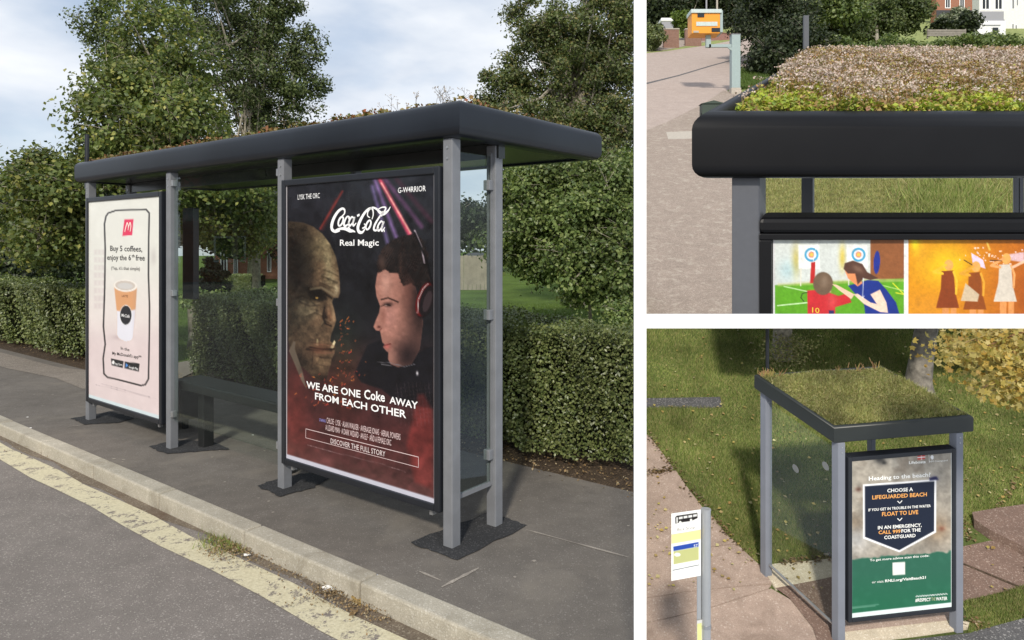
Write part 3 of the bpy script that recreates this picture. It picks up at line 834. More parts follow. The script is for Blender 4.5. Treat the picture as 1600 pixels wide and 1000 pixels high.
    S_([(362, 300), (378, 285), (380, 262), (365, 254), (340, 272), (316, 310), (303, 350), (305, 378), (325, 392), (352, 386)], (4, 7, 9, 9, 12, 15, 17, 15, 10, 5))
    S_([(318, 388), (345, 376), (380, 374), (412, 386), (430, 388), (444, 394)], (4, 8, 12, 14, 9, 3))
    S_([(396, 376), (404, 366), (418, 382)], (3, 6, 3))
    for cx, cy in ((357, 330), (523, 352)):
        pts = [(cx + 14 * math.cos(t) + 7 * -math.sin(t) * -1 * .9, cy + 27 * math.sin(t)) for t in np.linspace(0, 6.3, 13)]
        pts = [(cx + 13 * math.cos(t) - 8 * math.sin(t), cy + 27 * math.sin(t)) for t in np.linspace(0, 6.4, 14)]
        S_(pts, [7 + 3 * abs(math.cos(t)) for t in np.linspace(0, 6.4, 14)])
    S_([(404, 318), (408, 306), (396, 302), (384, 320), (376, 345), (382, 358), (398, 350), (410, 332)], (7, 8, 7, 9, 11, 10, 6, 4))
    S_([(436, 312), (424, 304), (410, 322), (405, 345), (412, 356), (428, 338), (440, 306), (430, 340), (434, 356), (450, 340)], (6, 8, 9, 11, 9, 6, 10, 10, 8, 4))
    S_([(455, 298), (470, 290)], (9, 9))
    S_([(486, 372), (500, 366), (504, 350), (496, 346)], (6, 7, 6, 4)); S_([(544, 318), (552, 290), (548, 258), (530, 252), (500, 280), (474, 325), (460, 365), (466, 392), (486, 396), (502, 376)], (4, 6, 8, 8, 12, 15, 17, 15, 10, 6))
    S_([(532, 308), (518, 296), (522, 268), (545, 248), (572, 256), (592, 276), (615, 284), (640, 268), (655, 242)], (4, 6, 7, 7, 9, 13, 14, 8, 3)); S_([(575, 262), (605, 246), (628, 252), (600, 300)], (4, 5, 8, 7))
    S_([(612, 270), (585, 310), (562, 350), (556, 378), (570, 384), (586, 366)], (6, 9, 11, 11, 8, 4))
    S_([(612, 340), (600, 330), (584, 350), (578, 374), (586, 386), (602, 366), (616, 330), (602, 372), (606, 388), (622, 366)], (6, 8, 9, 11, 9, 6, 10, 10, 8, 4))
    S_([(616, 388), (621, 388)], (9, 9))
    P.letters()
draw_poster_right()

def draw_poster_left():
    v = -.012 - .045 + .012
    s0, s1, z0, z1 = -4.558, -3.197, .227, 2.053
    fp = Lfrom(v)
    P = Print(SL, ML, s0, s1, z0, z1, v, 150, 230, lambda S, Z: Lphoto(S, Z, v), fp)
    A = lambda x, y: (120 + x * .2, 290 + y * .2)
    B = lambda x, y: (120 + x * .2, 480 + y * .2)
    t = np.clip((P.Y - 310) / 340, 0, 1)
    P.C[:] = (.87, .87, .84)
    P.over(np.clip((t - .3) / .4, 0, 1) * .9, (.88, .82, .82)); P.over(np.clip((t - .55) / .1, 0, 1) * .35, (.80, .73, .74))
    P.add(P.nz(.10, 4) * .018, (1, 1, 1)); P.add(P.nz(.35, 8) * .012, (1, .9, .9))
    for i in range(8):
        for j in range(3): P.over(P.poly([A(135 + j * 30, 500 + i * 60), A(158 + j * 30, 500 + i * 60), A(158 + j * 30, 540 + i * 60), A(135 + j * 30, 540 + i * 60)], 3) * .28, (.74, .66, .68))
    P.over(P.gs(*A(600, 560), 5, 14) * .3, (.6, .55, .55))
    # phone outline
    P1 = [A(245, 215), A(300, 196), A(420, 190), A(540, 185), A(566, 215), A(562, 400), A(560, 700), B(568, 0), B(566, 250), B(560, 560), B(535, 605), B(500, 612), B(380, 580), B(240, 548), B(212, 520), B(206, 400), B(222, 290), B(208, 150), A(218, 800), A(222, 500), A(216, 300), A(228, 240), A(245, 215)]
    P.over(P.line(P1, 2.4, 1) * .95, (.14, .13, .14))
    # cup
    P.over(P.gs(*B(345, 235), 14, 4) * .3, (.5, .42, .45))
    cup = [A(290, 770), A(470, 790), B(455, 90), B(440, 235), B(425, 262), B(380, 270), B(330, 245), B(312, 215), B(315, 60)]
    m = P.poly(cup, 1.4); P.over(m, (.84, .62, .44))
    P.over(m * P.poly([B(280, 20), B(380, 40), B(480, 10), B(480, 300), B(280, 300)], 2), (.88, .88, .92))
    P.over(m * np.clip((P.X - (120 + 430 * .2)) / 8, 0, 1) * .25, (.6, .5, .5))
    P.over(P.ell(*A(380, 782), 18.5, 9.5, .06, .1), (.93, .91, .88)); P.over(P.ell(*A(378, 780), 15.5, 7.4, .06, .1), (.78, .74, .70)); P.over(P.ell(*A(378, 784), 12, 5, .06, .3), (.80, .79, .78))
    P.over(P.ell(*B(383, 62), 9, 15, .0, .1), (.14, .14, .16)); P.over(P.ell(*B(383, 62), 9.8, 15.8, .0, .06) - P.ell(*B(383, 62), 9, 15, 0, .06), (.9, .9, .9))
    # badge and app buttons
    P.over(P.poly([A(372, 265), A(443, 262), A(432, 388), A(356, 393)], 1), (.87, .20, .36))
    P.over(P.poly([B(267, 400), B(366, 422), B(358, 474), B(272, 452)], 1), (.13, .13, .14)); P.over(P.poly([B(375, 425), B(491, 440), B(484, 502), B(372, 476)], 1), (.13, .13, .14))
    P.over(P.poly([B(383, 436), B(403, 456), B(380, 472)], .8), (.30, .55, .85)); P.over(P.ell(*B(285, 432), 2.2, 2.8), (.92, .92, .92))
    for yy, x0, x1 in ((608, 190, 570), (615, 150, 620)):
        P.over(P.line([B(x0, yy - 10), B(x1, yy + 92 + (x1 - 570) * .2)], .8, .8) * .4 * (np.sin(P.X * 4) > -.4), (.4, .35, .38))
    edge = np.minimum(P.S - s0, s1 - P.S)
    P.over(np.clip((.030 - (P.Z - z0)) / .006, 0, 1), (.82, .87, .89))
    P.finish(printmat("poster_print_pale", .3, .35))
    K = (45, 42, 44)
    P.text("Buy 5 coffees,", A(262, 510), A(512, 516), 9.0, K, .012); P.text("enjoy the 6   free", A(238, 580), A(532, 586), 9.0, K, .012); P.text("th", A(430, 560), A(453, 560), 5.0, K, .01)
    P.text("(Yep, it's that simple)", A(270, 656), A(494, 662), 5.6, K, .0)
    P.text("LATTE", A(353, 870), A(400, 874), 3.8, (120, 70, 45), 0)
    P.text("McCafé", B(350, 72), B(414, 84), 5.0, (240, 240, 240), .01, slant=.2)
    P.text("In the", B(345, 330), B(412, 344), 5.0, K, .006); P.text("My McDonald's app**", B(278, 370), B(506, 404), 5.2, K, .008)
    P.text("App Store", B(300, 448), B(356, 458), 3.6, (240, 240, 240), .01); P.text("Google Play", B(408, 474), B(480, 490), 3.8, (240, 240, 240), .01)
    Y_ = (250, 225, 215)
    P.stroke([A(376, 362), A(386, 318), A(396, 292), A(404, 318), A(402, 350)], [1.0, 1.2, 1.3, 1.1, .9], Y_); P.stroke([A(402, 350), A(408, 318), A(418, 290), A(424, 318), A(418, 360)], [.9, 1.1, 1.3, 1.2, 1.0], Y_)
    P.letters()
draw_poster_left()

# timetable case seen edge on behind the glass, left
MB(ML).box(-3.50, -3.32, .30, .36, 1.18, 1.98).build("timetable_case", 'black', SL, bevel=.008)
# bench behind the glass
bn = thing("bench", "narrow black bench on two square legs behind the shelter glass", "bench", tuple(W(-2.35, .19)))
MB(ML).box(-.88, .98, -.115, .135, .46, .535).build("seat", 'bench', bn, bevel=.012)
MB(ML).box(-.61, -.52, -.04, .05, 0, .46).build("leg", 'bench', bn, bevel=.006)
MB(ML).box(.51, .60, -.04, .05, 0, .46).build("leg", 'bench', bn, bevel=.006)
cb = thing("electrical_box", "dark steel box low on the ground beside the bench", "utility box", tuple(W(-3.70, .34)))
MB(ML).box(-.30, .14, -.02, .18, .08, .37).build("box_body", 'bench', cb, bevel=.01)
MB(ML).box(-.26, -.22, .02, .06, 0, .08).build("foot", 'bench', cb); MB(ML).box(.08, .12, .02, .06, 0, .08).build("foot", 'bench', cb)

# sedum on the roof
def sedumL():
    n = 42000
    s = rng.uniform(S0 + .07, S1 - .07, n); v = rng.uniform(VV0 + .07, VV1 - .07, n)
    keepf = rng.random(n) < np.where(v < .35, 1.0, .45)
    s, v = s[keepf], v[keepf]
    hh = .018 + .030 * (np.sin(s * 5.1) * np.cos(v * 7 + s) * .5 + .5) + .012 * np.sin(s * 17)
    z = ZC1 - .03 + rng.random(len(s)) * (hh + .03)
    leaves("sedum", WN(s, v, z), rng.uniform(.016, .038, len(s)), 'sedum', SL, normal=(0, 0, 1), jitter=1.1, wide=.8)
    # dried flower stalks
    m = MB(); hp = []
    for i in range(48):
        s_ = random.uniform(-3.6, .05) if i < 18 else random.uniform(-1.1, .05); v_ = random.uniform(.0, .7)
        b = W(s_, v_, ZC1 - .02) - P3; h = random.uniform(.05, .17); dx = random.uniform(-.04, .04); dy = random.uniform(-.04, .04)
        m.tube([b, b + Vector((dx * .4, dy * .4, h * .6)), b + Vector((dx, dy, h))], .0014, .0008, 3, False)
        for j in range(5):
            e = b + Vector((dx, dy, h * random.uniform(.55, .95))); t = e + Vector((random.uniform(-.035, .035), random.uniform(-.03, .03), random.uniform(.015, .045)))
            m.tube([e, t], .001, .0007, 3, False); hp.append(t + P3)
            for q in range(3): hp.append(t + P3 + Vector((random.uniform(-.01, .01), random.uniform(-.01, .01), random.uniform(-.006, .006))))
    m.build("dried_stalks", 'twig', SL, kind='stuff')
    leaves("seed_heads", np.array([tuple(p) for p in hp]), .007, 'dead', SL, wide=.9)
sedumL()

# ------------------------------------------------------------------ vegetation builders
def hedge(name, label, s0, s1, v0, v1, h, n, lsize, cut=True, grp=None):
    root = thing(name, label, "hedge", tuple(W((s0 + s1) / 2 if s1 < 2 else (s0) / 2, v0)), grp)
    pts = svpoly([(s0 + .1, v0 + .14), (s1, v0 + .14), (s1, v1 - .12), (s0 + .1, v1 - .12)])
    if cut: pts = clipL(pts)
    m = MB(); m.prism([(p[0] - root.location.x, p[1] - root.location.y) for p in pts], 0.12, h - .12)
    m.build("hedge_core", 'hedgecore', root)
    # stems
    # foliage shell
    a = (s1 - s0)
    dens = lambda s: 1 / (1 + .012 * (s - 0) ** 2)
    s = rng.uniform(s0, s1, int(n * 2.2)); s = s[rng.random(len(s)) < dens(s)][:n]
    k = len(s); u = rng.random(k)
    front = u < .58; top = (u >= .58) & (u < .90); end = u >= .90
    v = np.where(front, v0 + np.abs(rng.normal(0, .07, k)), rng.uniform(v0, v1, k))
    z = np.where(front, rng.uniform(.05, h, k) ** .95, h - np.abs(rng.normal(0, .06, k)))
    s = np.where(end, s0 + np.abs(rng.normal(0, .08, k)), s); z = np.where(end, rng.uniform(.05, h, k), z)
    bulge = .07 * np.sin(s * 2.3 + z * 2) + .05 * np.sin(s * 6.1 + 1 + z * 5) + .03 * np.sin(s * 13 + z * 9)
    v = v + np.where(front, bulge + .10 * np.clip(.35 - z, 0, 1) - .02, 0)
    z = z + np.where(top, .03 * np.sin(s * 3.1) + .02 * np.sin(s * 9 + v * 6), 0)
    P = WN(s, v, z)
    N = np.where(front[:, None], np.array([-V_.x, -V_.y, .45]), np.where(top[:, None], np.array([0, 0, 1.0]), np.array([-U.x, -U.y, .3])))
    dist = P[:, 1]
    sz = lsize * rng.uniform(.7, 1.35, k) * np.clip(dist / 8, 1, 2.2)
    q = inL(P, .01); q &= P[:, 1] > 1
    leaves("foliage", P[q], sz[q], 'leafHedge', root, N[q], 1.0, .7)
    # stray shoots on top
    ns = 900; s = rng.uniform(s0, s1, ns); v = rng.uniform(v0, v1, ns); z = h + np.abs(rng.normal(0, .05, ns))
    P = WN(s, v, z); q = inL(P, .01)
    leaves("shoots", P[q], lsize * 1.1, 'leafBush', root)
    return root
hedge("hedge", "clipped green hedge behind the large shelter, running to its right", -5.8, 4.0, 1.62, 2.5, 1.03, 135000, .026)
hedge("hedge", "clipped green hedge left of the large shelter, beyond the footpath gap", -26, -7.3, 1.28, 2.2, 1.02, 60000, .030)

def tree(name, label, cat, base, trunk_r, trunk_top, ells, n, size, mat, clipf=None, bark='bark', clump=.35, grp=None, nbr=26, nper=300, lean=(0, 0), jitter=1.0, cclip=None):
    root = thing(name, label, cat, tuple(base), grp)
    b0 = Vector(base)
    E = [(Vector(c), Vector(r), wt) for c, r, wt in ells]
    tot = sum(e[2] for e in E)
    C = []
    for c, r, wt in E:
        k = max(3, int(wt / tot * max(24, n / nper)))
        a = rnd_unit(k) * (rng.random((k, 1)) ** .45)
        C.append(np.array(c)[None] + a * np.array(r)[None])
    C = np.concatenate(C)
    if clipf is not None: C = C[clipf(C)]
    if cclip is not None: C = C[cclip(C)]
    if trunk_r > 0:
        m = MB(); top = Vector(trunk_top) - b0
        path = [Vector((0, 0, -.1)), top * .3 + Vector((.03, .02, 0)), top * .65 + Vector((-.04, .0, 0)), top]
        m.tube(path, trunk_r, trunk_r * .35, 10)
        m.tube([Vector((0, 0, -.1)), Vector((0, 0, .25))], trunk_r * 1.5, trunk_r * .95, 10)
        m.build("trunk", bark, root, smooth=True)
        m = MB()
        idx = rng.choice(len(C), min(nbr, len(C)), replace=False)
        for i in idx:
            e = Vector(C[i]) - b0; t = random.uniform(.35, 1.0); st = top * t
            mid = st.lerp(e, .5) + Vector((0, 0, -.1 * (e - st).length))
            m.tube([st, mid, e], trunk_r * .28, trunk_r * .05, 5, False)
        m.build("branches", bark, root, kind='stuff')
    k = rng.integers(0, len(C), n)
    CR = clump * rng.uniform(.7, 1.7, len(C))
    D = rnd_unit(n) * (rng.random((n, 1)) ** .5) * np.where(rng.random((n, 1)) < .25, 1.28, 1.0)
    P = C[k] + D * CR[k][:, None] * np.array([1, 1, .75])
    N = D * 1.0 + np.array([0, -.1, .45])
    if clipf is not None: q_ = clipf(P); P = P[q_]; N = N[q_]
    if trunk_r > 0 and len(C) < 700:
        mt = MB()
        for i in range(len(C)):
            c_ = Vector(C[i]) - b0
            for q_ in range(4):
                e_ = Vector(rnd_unit(1)[0]) * CR[i]; e_.z = abs(e_.z) * .8; st_ = c_ - e_ * .3
                mt.tube([st_, st_ + e_ * .7 + Vector((0, 0, .02)), st_ + e_ * 1.35], .007 * size / .07, .002 * size / .07, 3, False)
        tw_ = mt.mesh("twigs")
        keep_ = True if clipf is None else bool(clipf(np.array([v.co[:] for v in tw_.vertices]) + np.array(b0)).all())
        if clipf is not None and not keep_:
            bm_ = bmesh.new(); bm_.from_mesh(tw_); bm_.verts.ensure_lookup_table()
            ok_ = clipf(np.array([v.co[:] for v in bm_.verts]) + np.array(b0))
            bmesh.ops.delete(bm_, geom=[v for v, k_ in zip(bm_.verts, ok_) if not k_], context='VERTS'); bm_.to_mesh(tw_); bm_.free()
        tw_.materials.append(M[bark]); to_ = bpy.data.objects.new("twigs", tw_); col.objects.link(to_); to_.parent = root; to_["kind"] = 'stuff'
    leaves("crown", P, size * rng.uniform(.65, 1.3, len(P)), mat, root, N, jitter, .72)
    return root
def E(x, y, Y, rx, ry, wt=1.0, rd=None):
    c = at(x, y, Y); k = Y / F
    return (c, Vector((rx * k, (rd if rd else rx * k), ry * k)), wt)
clL = lambda P: inL(P, .01)
tree("tree", "large-leaved pale-trunked tree behind the far end of the large shelter", "tree", tuple(at(305, 452, 11.5).xy) + (0,), .095, at(270, 120, 11.8),
     [E(240, 210, 11, 120, 90, 3), E(135, 300, 10.5, 95, 55, 2), E(95, 375, 10.5, 70, 50, 1.0), E(250, 70, 12, 90, 110, 2), E(330, 300, 11, 110, 60, 2), E(200, 130, 11, 70, 50, 1), E(380, 350, 12, 60, 40, .8), E(60, 262, 10.2, 35, 22, .4), E(110, 300, 10.5, 100, 35, 2), E(200, 240, 11, 110, 40, 2), E(60, 350, 10.8, 50, 60, 1.2)],
     76000, .070, 'leafA', clL, clump=.27, nbr=60, nper=170)
tree("tree", "tall tree with small leaves and upright shoots behind the shelter's left half", "tree", tuple(at(400, 452, 16).xy) + (0,), .10, at(395, 40, 16),
     [E(370, 40, 16, 90, 120, 3), E(400, 150, 16, 100, 70, 2.2), E(465, 110, 16, 32, 95, .8), E(495, 130, 16, 14, 70, .22), E(440, 40, 16, 30, 80, .6), E(300, 0, 16, 80, 80, 1.2), E(160, 30, 15, 40, 60, .6), E(180, 110, 15, 40, 50, .5), E(330, 366, 16, 90, 16, .8), E(390, 320, 15, 70, 50, 1.2)],
     66000, .064, 'leafB', clL, clump=.24, nbr=70, nper=170)
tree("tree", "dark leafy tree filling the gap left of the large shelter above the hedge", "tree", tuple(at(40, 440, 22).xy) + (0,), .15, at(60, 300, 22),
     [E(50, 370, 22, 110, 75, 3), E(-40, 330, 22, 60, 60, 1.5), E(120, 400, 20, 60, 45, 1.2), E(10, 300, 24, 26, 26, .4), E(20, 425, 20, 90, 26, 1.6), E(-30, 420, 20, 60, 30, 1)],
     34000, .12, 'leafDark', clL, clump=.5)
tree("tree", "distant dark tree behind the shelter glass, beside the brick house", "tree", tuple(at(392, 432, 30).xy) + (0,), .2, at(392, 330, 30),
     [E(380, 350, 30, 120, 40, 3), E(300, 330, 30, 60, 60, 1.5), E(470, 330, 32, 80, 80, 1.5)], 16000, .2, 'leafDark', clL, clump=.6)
tree("tree", "tall dark tree at the right above the bush, behind the shelter roof", "tree", tuple(at(905, 450, 19).xy) + (0,), .2, at(900, 90, 19),
     [E(900, 90, 19, 105, 85, 3.2), E(800, 130, 19, 45, 42, .8), E(850, 45, 19, 60, 48, 1.0), E(960, 10, 19, 60, 60, 1.2), E(845, 200, 18, 85, 50, 1.8), E(950, 210, 18, 60, 70, 1.5), E(770, 165, 19, 22, 40, .3), E(870, 240, 18, 120, 40, 2.5), E(960, 120, 19, 50, 90, 2)],
     98000, .078, 'leafR', clL, clump=.30, nbr=90, nper=190)
tree("bush", "big light green bush on the lawn right of the large shelter", "bush", tuple(at(925, 490, 12.5).xy) + (0,), .04, at(900, 330, 12.5),
     [E(900, 370, 12.8, 110, 85, 3), E(850, 310, 13, 70, 60, 1.6), E(950, 430, 11.8, 70, 65, 1.6), E(985, 310, 12.5, 40, 80, 1), E(820, 420, 13.4, 42, 50, 1.0), E(880, 280, 13.4, 100, 35, 1.6), E(930, 350, 12.2, 80, 110, 2.5), E(815, 350, 13.4, 45, 90, 1.5)],
     100000, .075, 'leafBush', clL, clump=.30, nper=200,
     cclip=lambda P: 380 - F * (P[:, 2] - CAMZ) / P[:, 1] < 398 + np.clip(F * P[:, 0] / P[:, 1] + 5, 0, 200) * .72)
tree("bush", "small twiggy bush at the lawn edge under the big bush", "bush", tuple(at(965, 500, 9.5).xy) + (0,), .03, at(965, 480, 9.5),
     [E(970, 490, 9.2, 28, 18, 1)], 1800, .05, 'leafBush', clL, clump=.12)
# far tree masses behind
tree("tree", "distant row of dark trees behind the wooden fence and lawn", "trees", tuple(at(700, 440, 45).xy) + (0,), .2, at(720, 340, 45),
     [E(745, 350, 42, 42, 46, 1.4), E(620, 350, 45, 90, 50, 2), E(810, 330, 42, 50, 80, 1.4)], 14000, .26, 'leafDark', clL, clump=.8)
tree("bush", "dark bush standing beside the pale trunk behind the glass", "bush", tuple(at(335, 450, 14).xy) + (0,), .03, at(335, 420, 14),
     [E(335, 432, 14, 20, 28, 1), E(322, 448, 14, 22, 18, .5)], 7000, .06, 'leafDark', clL, clump=.12)
tree("bush", "low leafy shrubs growing over the hedge top behind the glass", "bush", tuple(at(380, 470, 9.6).xy) + (0,), .03, at(380, 460, 9.6),
     [E(350, 468, 9.6, 60, 9, 1), E(425, 460, 9.8, 22, 16, .5)], 6000, .05, 'leafBush', clL, clump=.10)
# garden hedge, brick house with white windows
def house(name, label, x0, x1, ytop, ybase, Y, wallm, wins, roof=None, depth=8, doors=(), at_=None, band=None):
    A_ = at_ or at
    a = A_(x0, ybase, Y); b = A_(x1, ytop, Y)
    root = thing(name, label, "house", (a.x, a.y, a.z))
    w_, h_ = b.x - a.x, b.z - a.z
    MB().box(0, w_, 0, depth, -1.0, h_).build("wall", wallm, root)
    for (wx0, wx1, wy0, wy1) in wins:
        p = A_(wx0, wy1, Y) - a; q = A_(wx1, wy0, Y) - a
        f = MB(); t = (q.x - p.x) * .14
        f.box(p.x, p.x + t, -.08, .02, p.z, q.z); f.box(q.x - t, q.x, -.08, .02, p.z, q.z); f.box(p.x + t, q.x - t, -.08, .02, p.z, p.z + t); f.box(p.x + t, q.x - t, -.08, .02, q.z - t, q.z)
        f.box((p.x + q.x) / 2 - t * .3, (p.x + q.x) / 2 + t * .3, -.06, .02, p.z + t, q.z - t)
        fo = f.build("window", 'white', root)
        MB().box(p.x + t, q.x - t, -.03, -.01, p.z + t, q.z - t).build("pane", 'darkpane', fo)
    if band:
        p = A_(band[0], band[3], Y) - a; q = A_(band[1], band[2], Y) - a
        MB().box(p.x, q.x, -.12, -.002, p.z, q.z).build("render_band", band[4], root)
    if roof:
        MB().add([(-.4, -.4, h_), (w_ + .4, -.4, h_), (w_ + .4, depth + .4, h_), (-.4, depth + .4, h_), (-.4, depth / 2, h_ + roof), (w_ + .4, depth / 2, h_ + roof)],
                 [(0, 1, 5, 4), (2, 3, 4, 5), (0, 4, 3), (1, 2, 5), (0, 3, 2, 1)]).build("roof", 'slate', root)
    return root
def brickmat(name, c1, c2, mort, sc_):
    m = NT(name); b = m.n("ShaderNodeTexBrick")
    mpn = m.n("ShaderNodeMapping"); mpn.inputs["Rotation"].default_value = (R(90), 0, 0)
    m.l(m.coord(), mpn.inputs[0]); m.l(mpn.outputs[0], b.inputs["Vector"])
    b.inputs["Color1"].default_value = (*c1, 1); b.inputs["Color2"].default_value = (*c2, 1); b.inputs["Mortar"].default_value = (*mort, 1)
    b.inputs["Scale"].default_value = sc_; b.inputs["Mortar Size"].default_value = .015
    m.l(b.outputs[0], m.b.inputs["Base Color"]); m.b.inputs["Roughness"].default_value = .9
    return m.m
M['brick'] = brickmat("red_brick", (.30, .10, .055), (.38, .15, .08), (.35, .3, .25), 4.4)
M['brick2'] = brickmat("dull_brick", (.20, .10, .07), (.26, .14, .10), (.25, .21, .18), 2.2)
M['brick_pink'] = brickmat("pink_brick", (.27, .12, .10), (.33, .16, .13), (.3, .22, .2), 2.2)
M['darkpane'] = simple("dark_window", (.02, .025, .03), .08)
M['slate'] = simple("roof_slate", (.05, .05, .055), .6)
M['render'] = simple("white_render", (.72, .71, .68), .9, var=.08, vscale=2)
house("brick_house", "red brick house with white windows glimpsed through the large shelter's glass", 335, 460, 330, 432, 34, 'brick',
      [(345, 356, 392, 428), (366, 372, 398, 428), (418, 424, 392, 425)], 3)
gh = thing("garden_hedge", "small trimmed garden hedge in front of the brick house, seen through the glass", "hedge", tuple(at(370, 448, 22).xy) + (0,))
a_, b_ = at(346, 448, 22), at(392, 430, 22)
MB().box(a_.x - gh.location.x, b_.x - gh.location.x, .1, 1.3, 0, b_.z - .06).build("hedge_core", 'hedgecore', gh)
n_ = 9000
P_ = np.stack([rng.uniform(a_.x, b_.x, n_), 22 + rng.random(n_) ** 3 * 1.2, rng.uniform(0, 1, n_) * b_.z], 1)
leaves("foliage", P_, .07, 'leafHedge', gh, (0, -1, .4))
# wooden fence and shed roof beyond the lawn
fn = thing("wooden_fence", "pale weathered wooden fence at the end of the lawn", "fence", tuple(at(740, 450, 26).xy) + (0,))
M['fencewood'] = simple("weathered_wood", (.30, .26, .21), .9, var=.2, vscale=3)
xa, xb = at(640, 450, 26).x, at(770, 450, 26).x
x = xa
while x < xb:
    MB().box(x - fn.location.x, x + .14 - fn.location.x, 0, .02, -.05, 1.22 + random.uniform(-.012, .012)).build("plank", 'fencewood', fn)
    x += .152
MB().box(xa - fn.location.x, xb - fn.location.x, .025, .07, .3, .4).build("rail", 'fencewood', fn)
sh = thing("shed", "dark pitched shed roof showing above the wooden fence", "shed", tuple(at(742, 444, 29).xy) + (0,))
a_, b_ = at(724, 402, 29), at(756, 395, 29)
MB().add([(-.5, 0, a_.z), (.5, 0, a_.z), (.5, 1.5, a_.z), (-.5, 1.5, a_.z), (-.3, .7, b_.z), (.3, .7, b_.z)], [(0, 1, 5, 4), (2, 3, 4, 5), (0, 4, 3), (1, 2, 5)]).build("roof", 'slate', sh)
MB().box(-.45, .45, .05, 1.45, 0, a_.z).build("wall", 'fencewood', sh)
# lawn blades near
n_ = 60000
P_ = np.stack([rng.uniform(-12, 4, n_), rng.uniform(6, 20, n_), np.full(n_, -.03)], 1)
sv = (P_[:, 0] - P3.x) * V_.x + (P_[:, 1] - P3.y) * V_.y
P_ = P_[(sv > 2.4) & inL(P_, .05)]
tag(blades("lawn_grass", P_, rng.uniform(.03, .07, len(P_)), .012, 'grassL'), "short green grass of the lawn behind the hedge", "grass")

# litter, weeds and leaves along the gutter
def scatter_px(cx, cy, rx, ry, n, z=-.09, zr=.02):
    x = rng.normal(cx, rx, n); y = rng.normal(cy, ry, n); zz = z + rng.random(n) * zr
    Y = F * (CAMZ + .1) / (y - 380)
    P = np.stack([(x - 800) / F * Y, Y, zz], 1)
    vv = (P[:, 0] - P3.x) * V_.x + (P[:, 1] - P3.y) * V_.y
    return P[vv < -.60]
def litter(label, spots, size, mat='dead', name="leaf_litter"):
    P = np.concatenate([scatter_px(*s) for s in spots])
    o = leaves(name, P, size, mat, None, (0, 0, 1), .9)
    tag(o, label, "leaf litter")
litter("dry brown leaf litter gathered in the gutter under the kerb", [(112, 716, 8, 3, 90), (236, 748, 11, 4, 130), (222, 738, 8, 3, 60), (470, 802, 28, 9, 700, -.096, .02), (360, 860, 22, 9, 500), (500, 905, 30, 12, 160), (515, 928, 16, 8, 220), (600, 960, 30, 12, 160), (430, 790, 20, 6, 200, -.096, .01), (560, 950, 20, 8, 120), (300, 772, 40, 14, 160), (170, 728, 30, 10, 120), (420, 800, 40, 14, 220), (440, 876, 40, 14, 220), (60, 700, 30, 8, 80), (520, 936, 30, 12, 200), (400, 850, 22, 10, 240)], rng.uniform(.008, .022, 1) [0])
def weed(label, cx, cy, rx, ry, n):
    P = scatter_px(cx, cy, rx, ry, n, -.1, 0)
    o = blades("gutter_weed", P, rng.uniform(.02, .06, len(P)), .006, 'grassB', None, .9); tag(o, label, "weeds")
weed("scruffy green weeds at the foot of the kerb below the middle bay", 355, 850, 20, 8, 420)
weed("tuft of grass in the leftmost kerb joint", 124, 712, 3, 3, 60)
def single_leaf(name, label, x, y, size, mat, z=-.094, grp=None):
    p = g(x, y, z)
    o = leaves(name, np.array([[0, 0, 0.006]]), size, mat, None, (0, -.2, 1), .25, .7, .15, kind=None)
    o.location = (p[0], p[1], z); tag(o, label, "leaf", grp)
single_leaf("fallen_leaf", "bright yellow leaf lying in the gutter by the rightmost kerb joint", 556, 941, .085, 'fallen')
single_leaf("fallen_leaf", "brown leaf lying on the yellow line", 552, 960, .05, 'dead')
# crumpled wrapper
def wrapper(label, x, y, size, z=-.092):
    p = g(x, y, z); bm = bmesh.new(); bmesh.ops.create_icosphere(bm, subdivisions=2, radius=size)
    for v_ in bm.verts: v_.co = Vector((v_.co.x * random.uniform(.7, 1.5), v_.co.y * random.uniform(.6, 1.1), v_.co.z * random.uniform(.15, .6)))
    me = bpy.data.meshes.new("wrapper"); bm.to_mesh(me); bm.free(); me.materials.append(M['render'])
    o = bpy.data.objects.new("crumpled_wrapper", me); col.objects.link(o); o.location = (p[0], p[1], z + size * .3); tag(o, label, "litter")
wrapper("crumpled pale wrapper among dry leaves near the second kerb joint", 232, 750, .02)
wrapper("crumpled pale wrapper caught in the gutter weeds", 386, 868, .018)
wrapper("crumpled wrapper among gutter leaves near the yellow leaf", 514, 922, .03)
wrapper("tiny pale scrap on the pavement near the left edge, farther of two", 43, 652, .008, 0)
wrapper("tiny pale scrap on the pavement near the left edge, nearer the kerb", 48, 669, .010, 0)
wrapper("tiny white scrap on the ground behind the bench, seen through the glass", 395, 680, .008, 0)
n_ = 45
gx_ = rng.uniform(-9, .9, n_); gy_ = rng.uniform(-.44, .9, n_)
mg = MB()
for a_, b_ in zip(gx_, gy_):
    c_ = W(a_, b_, .0035); rr = random.uniform(.006, .014)
    if c_.x < KX * c_.y - .03: mg.add([(c_.x + rr * math.cos(t_) * random.uniform(.8, 1.2), c_.y + rr * math.sin(t_), c_.z) for t_ in np.linspace(0, 6.28, 9)[:-1]], [tuple(range(8))])
tag(mg.build("gum_spots", 'scuff'), "flattened pale gum spots on the pavement round the large shelter", "gum spots", kind='stuff')
# debris under the hedge
n_ = 5000
s_ = rng.uniform(-20, 3, n_); v_ = rng.normal(1.55, .12, n_)
P_ = WN(s_, v_, rng.random(n_) * .015); P_ = P_[inL(P_, .02)]
P_ = P_[P_[:, 1] > 2]
tag(leaves("hedge_litter", P_, rng.uniform(.012, .03, len(P_)), 'dead', None, (0, 0, 1), .6), "dry leaves and bark chips on the soil at the hedge foot", "leaf litter")

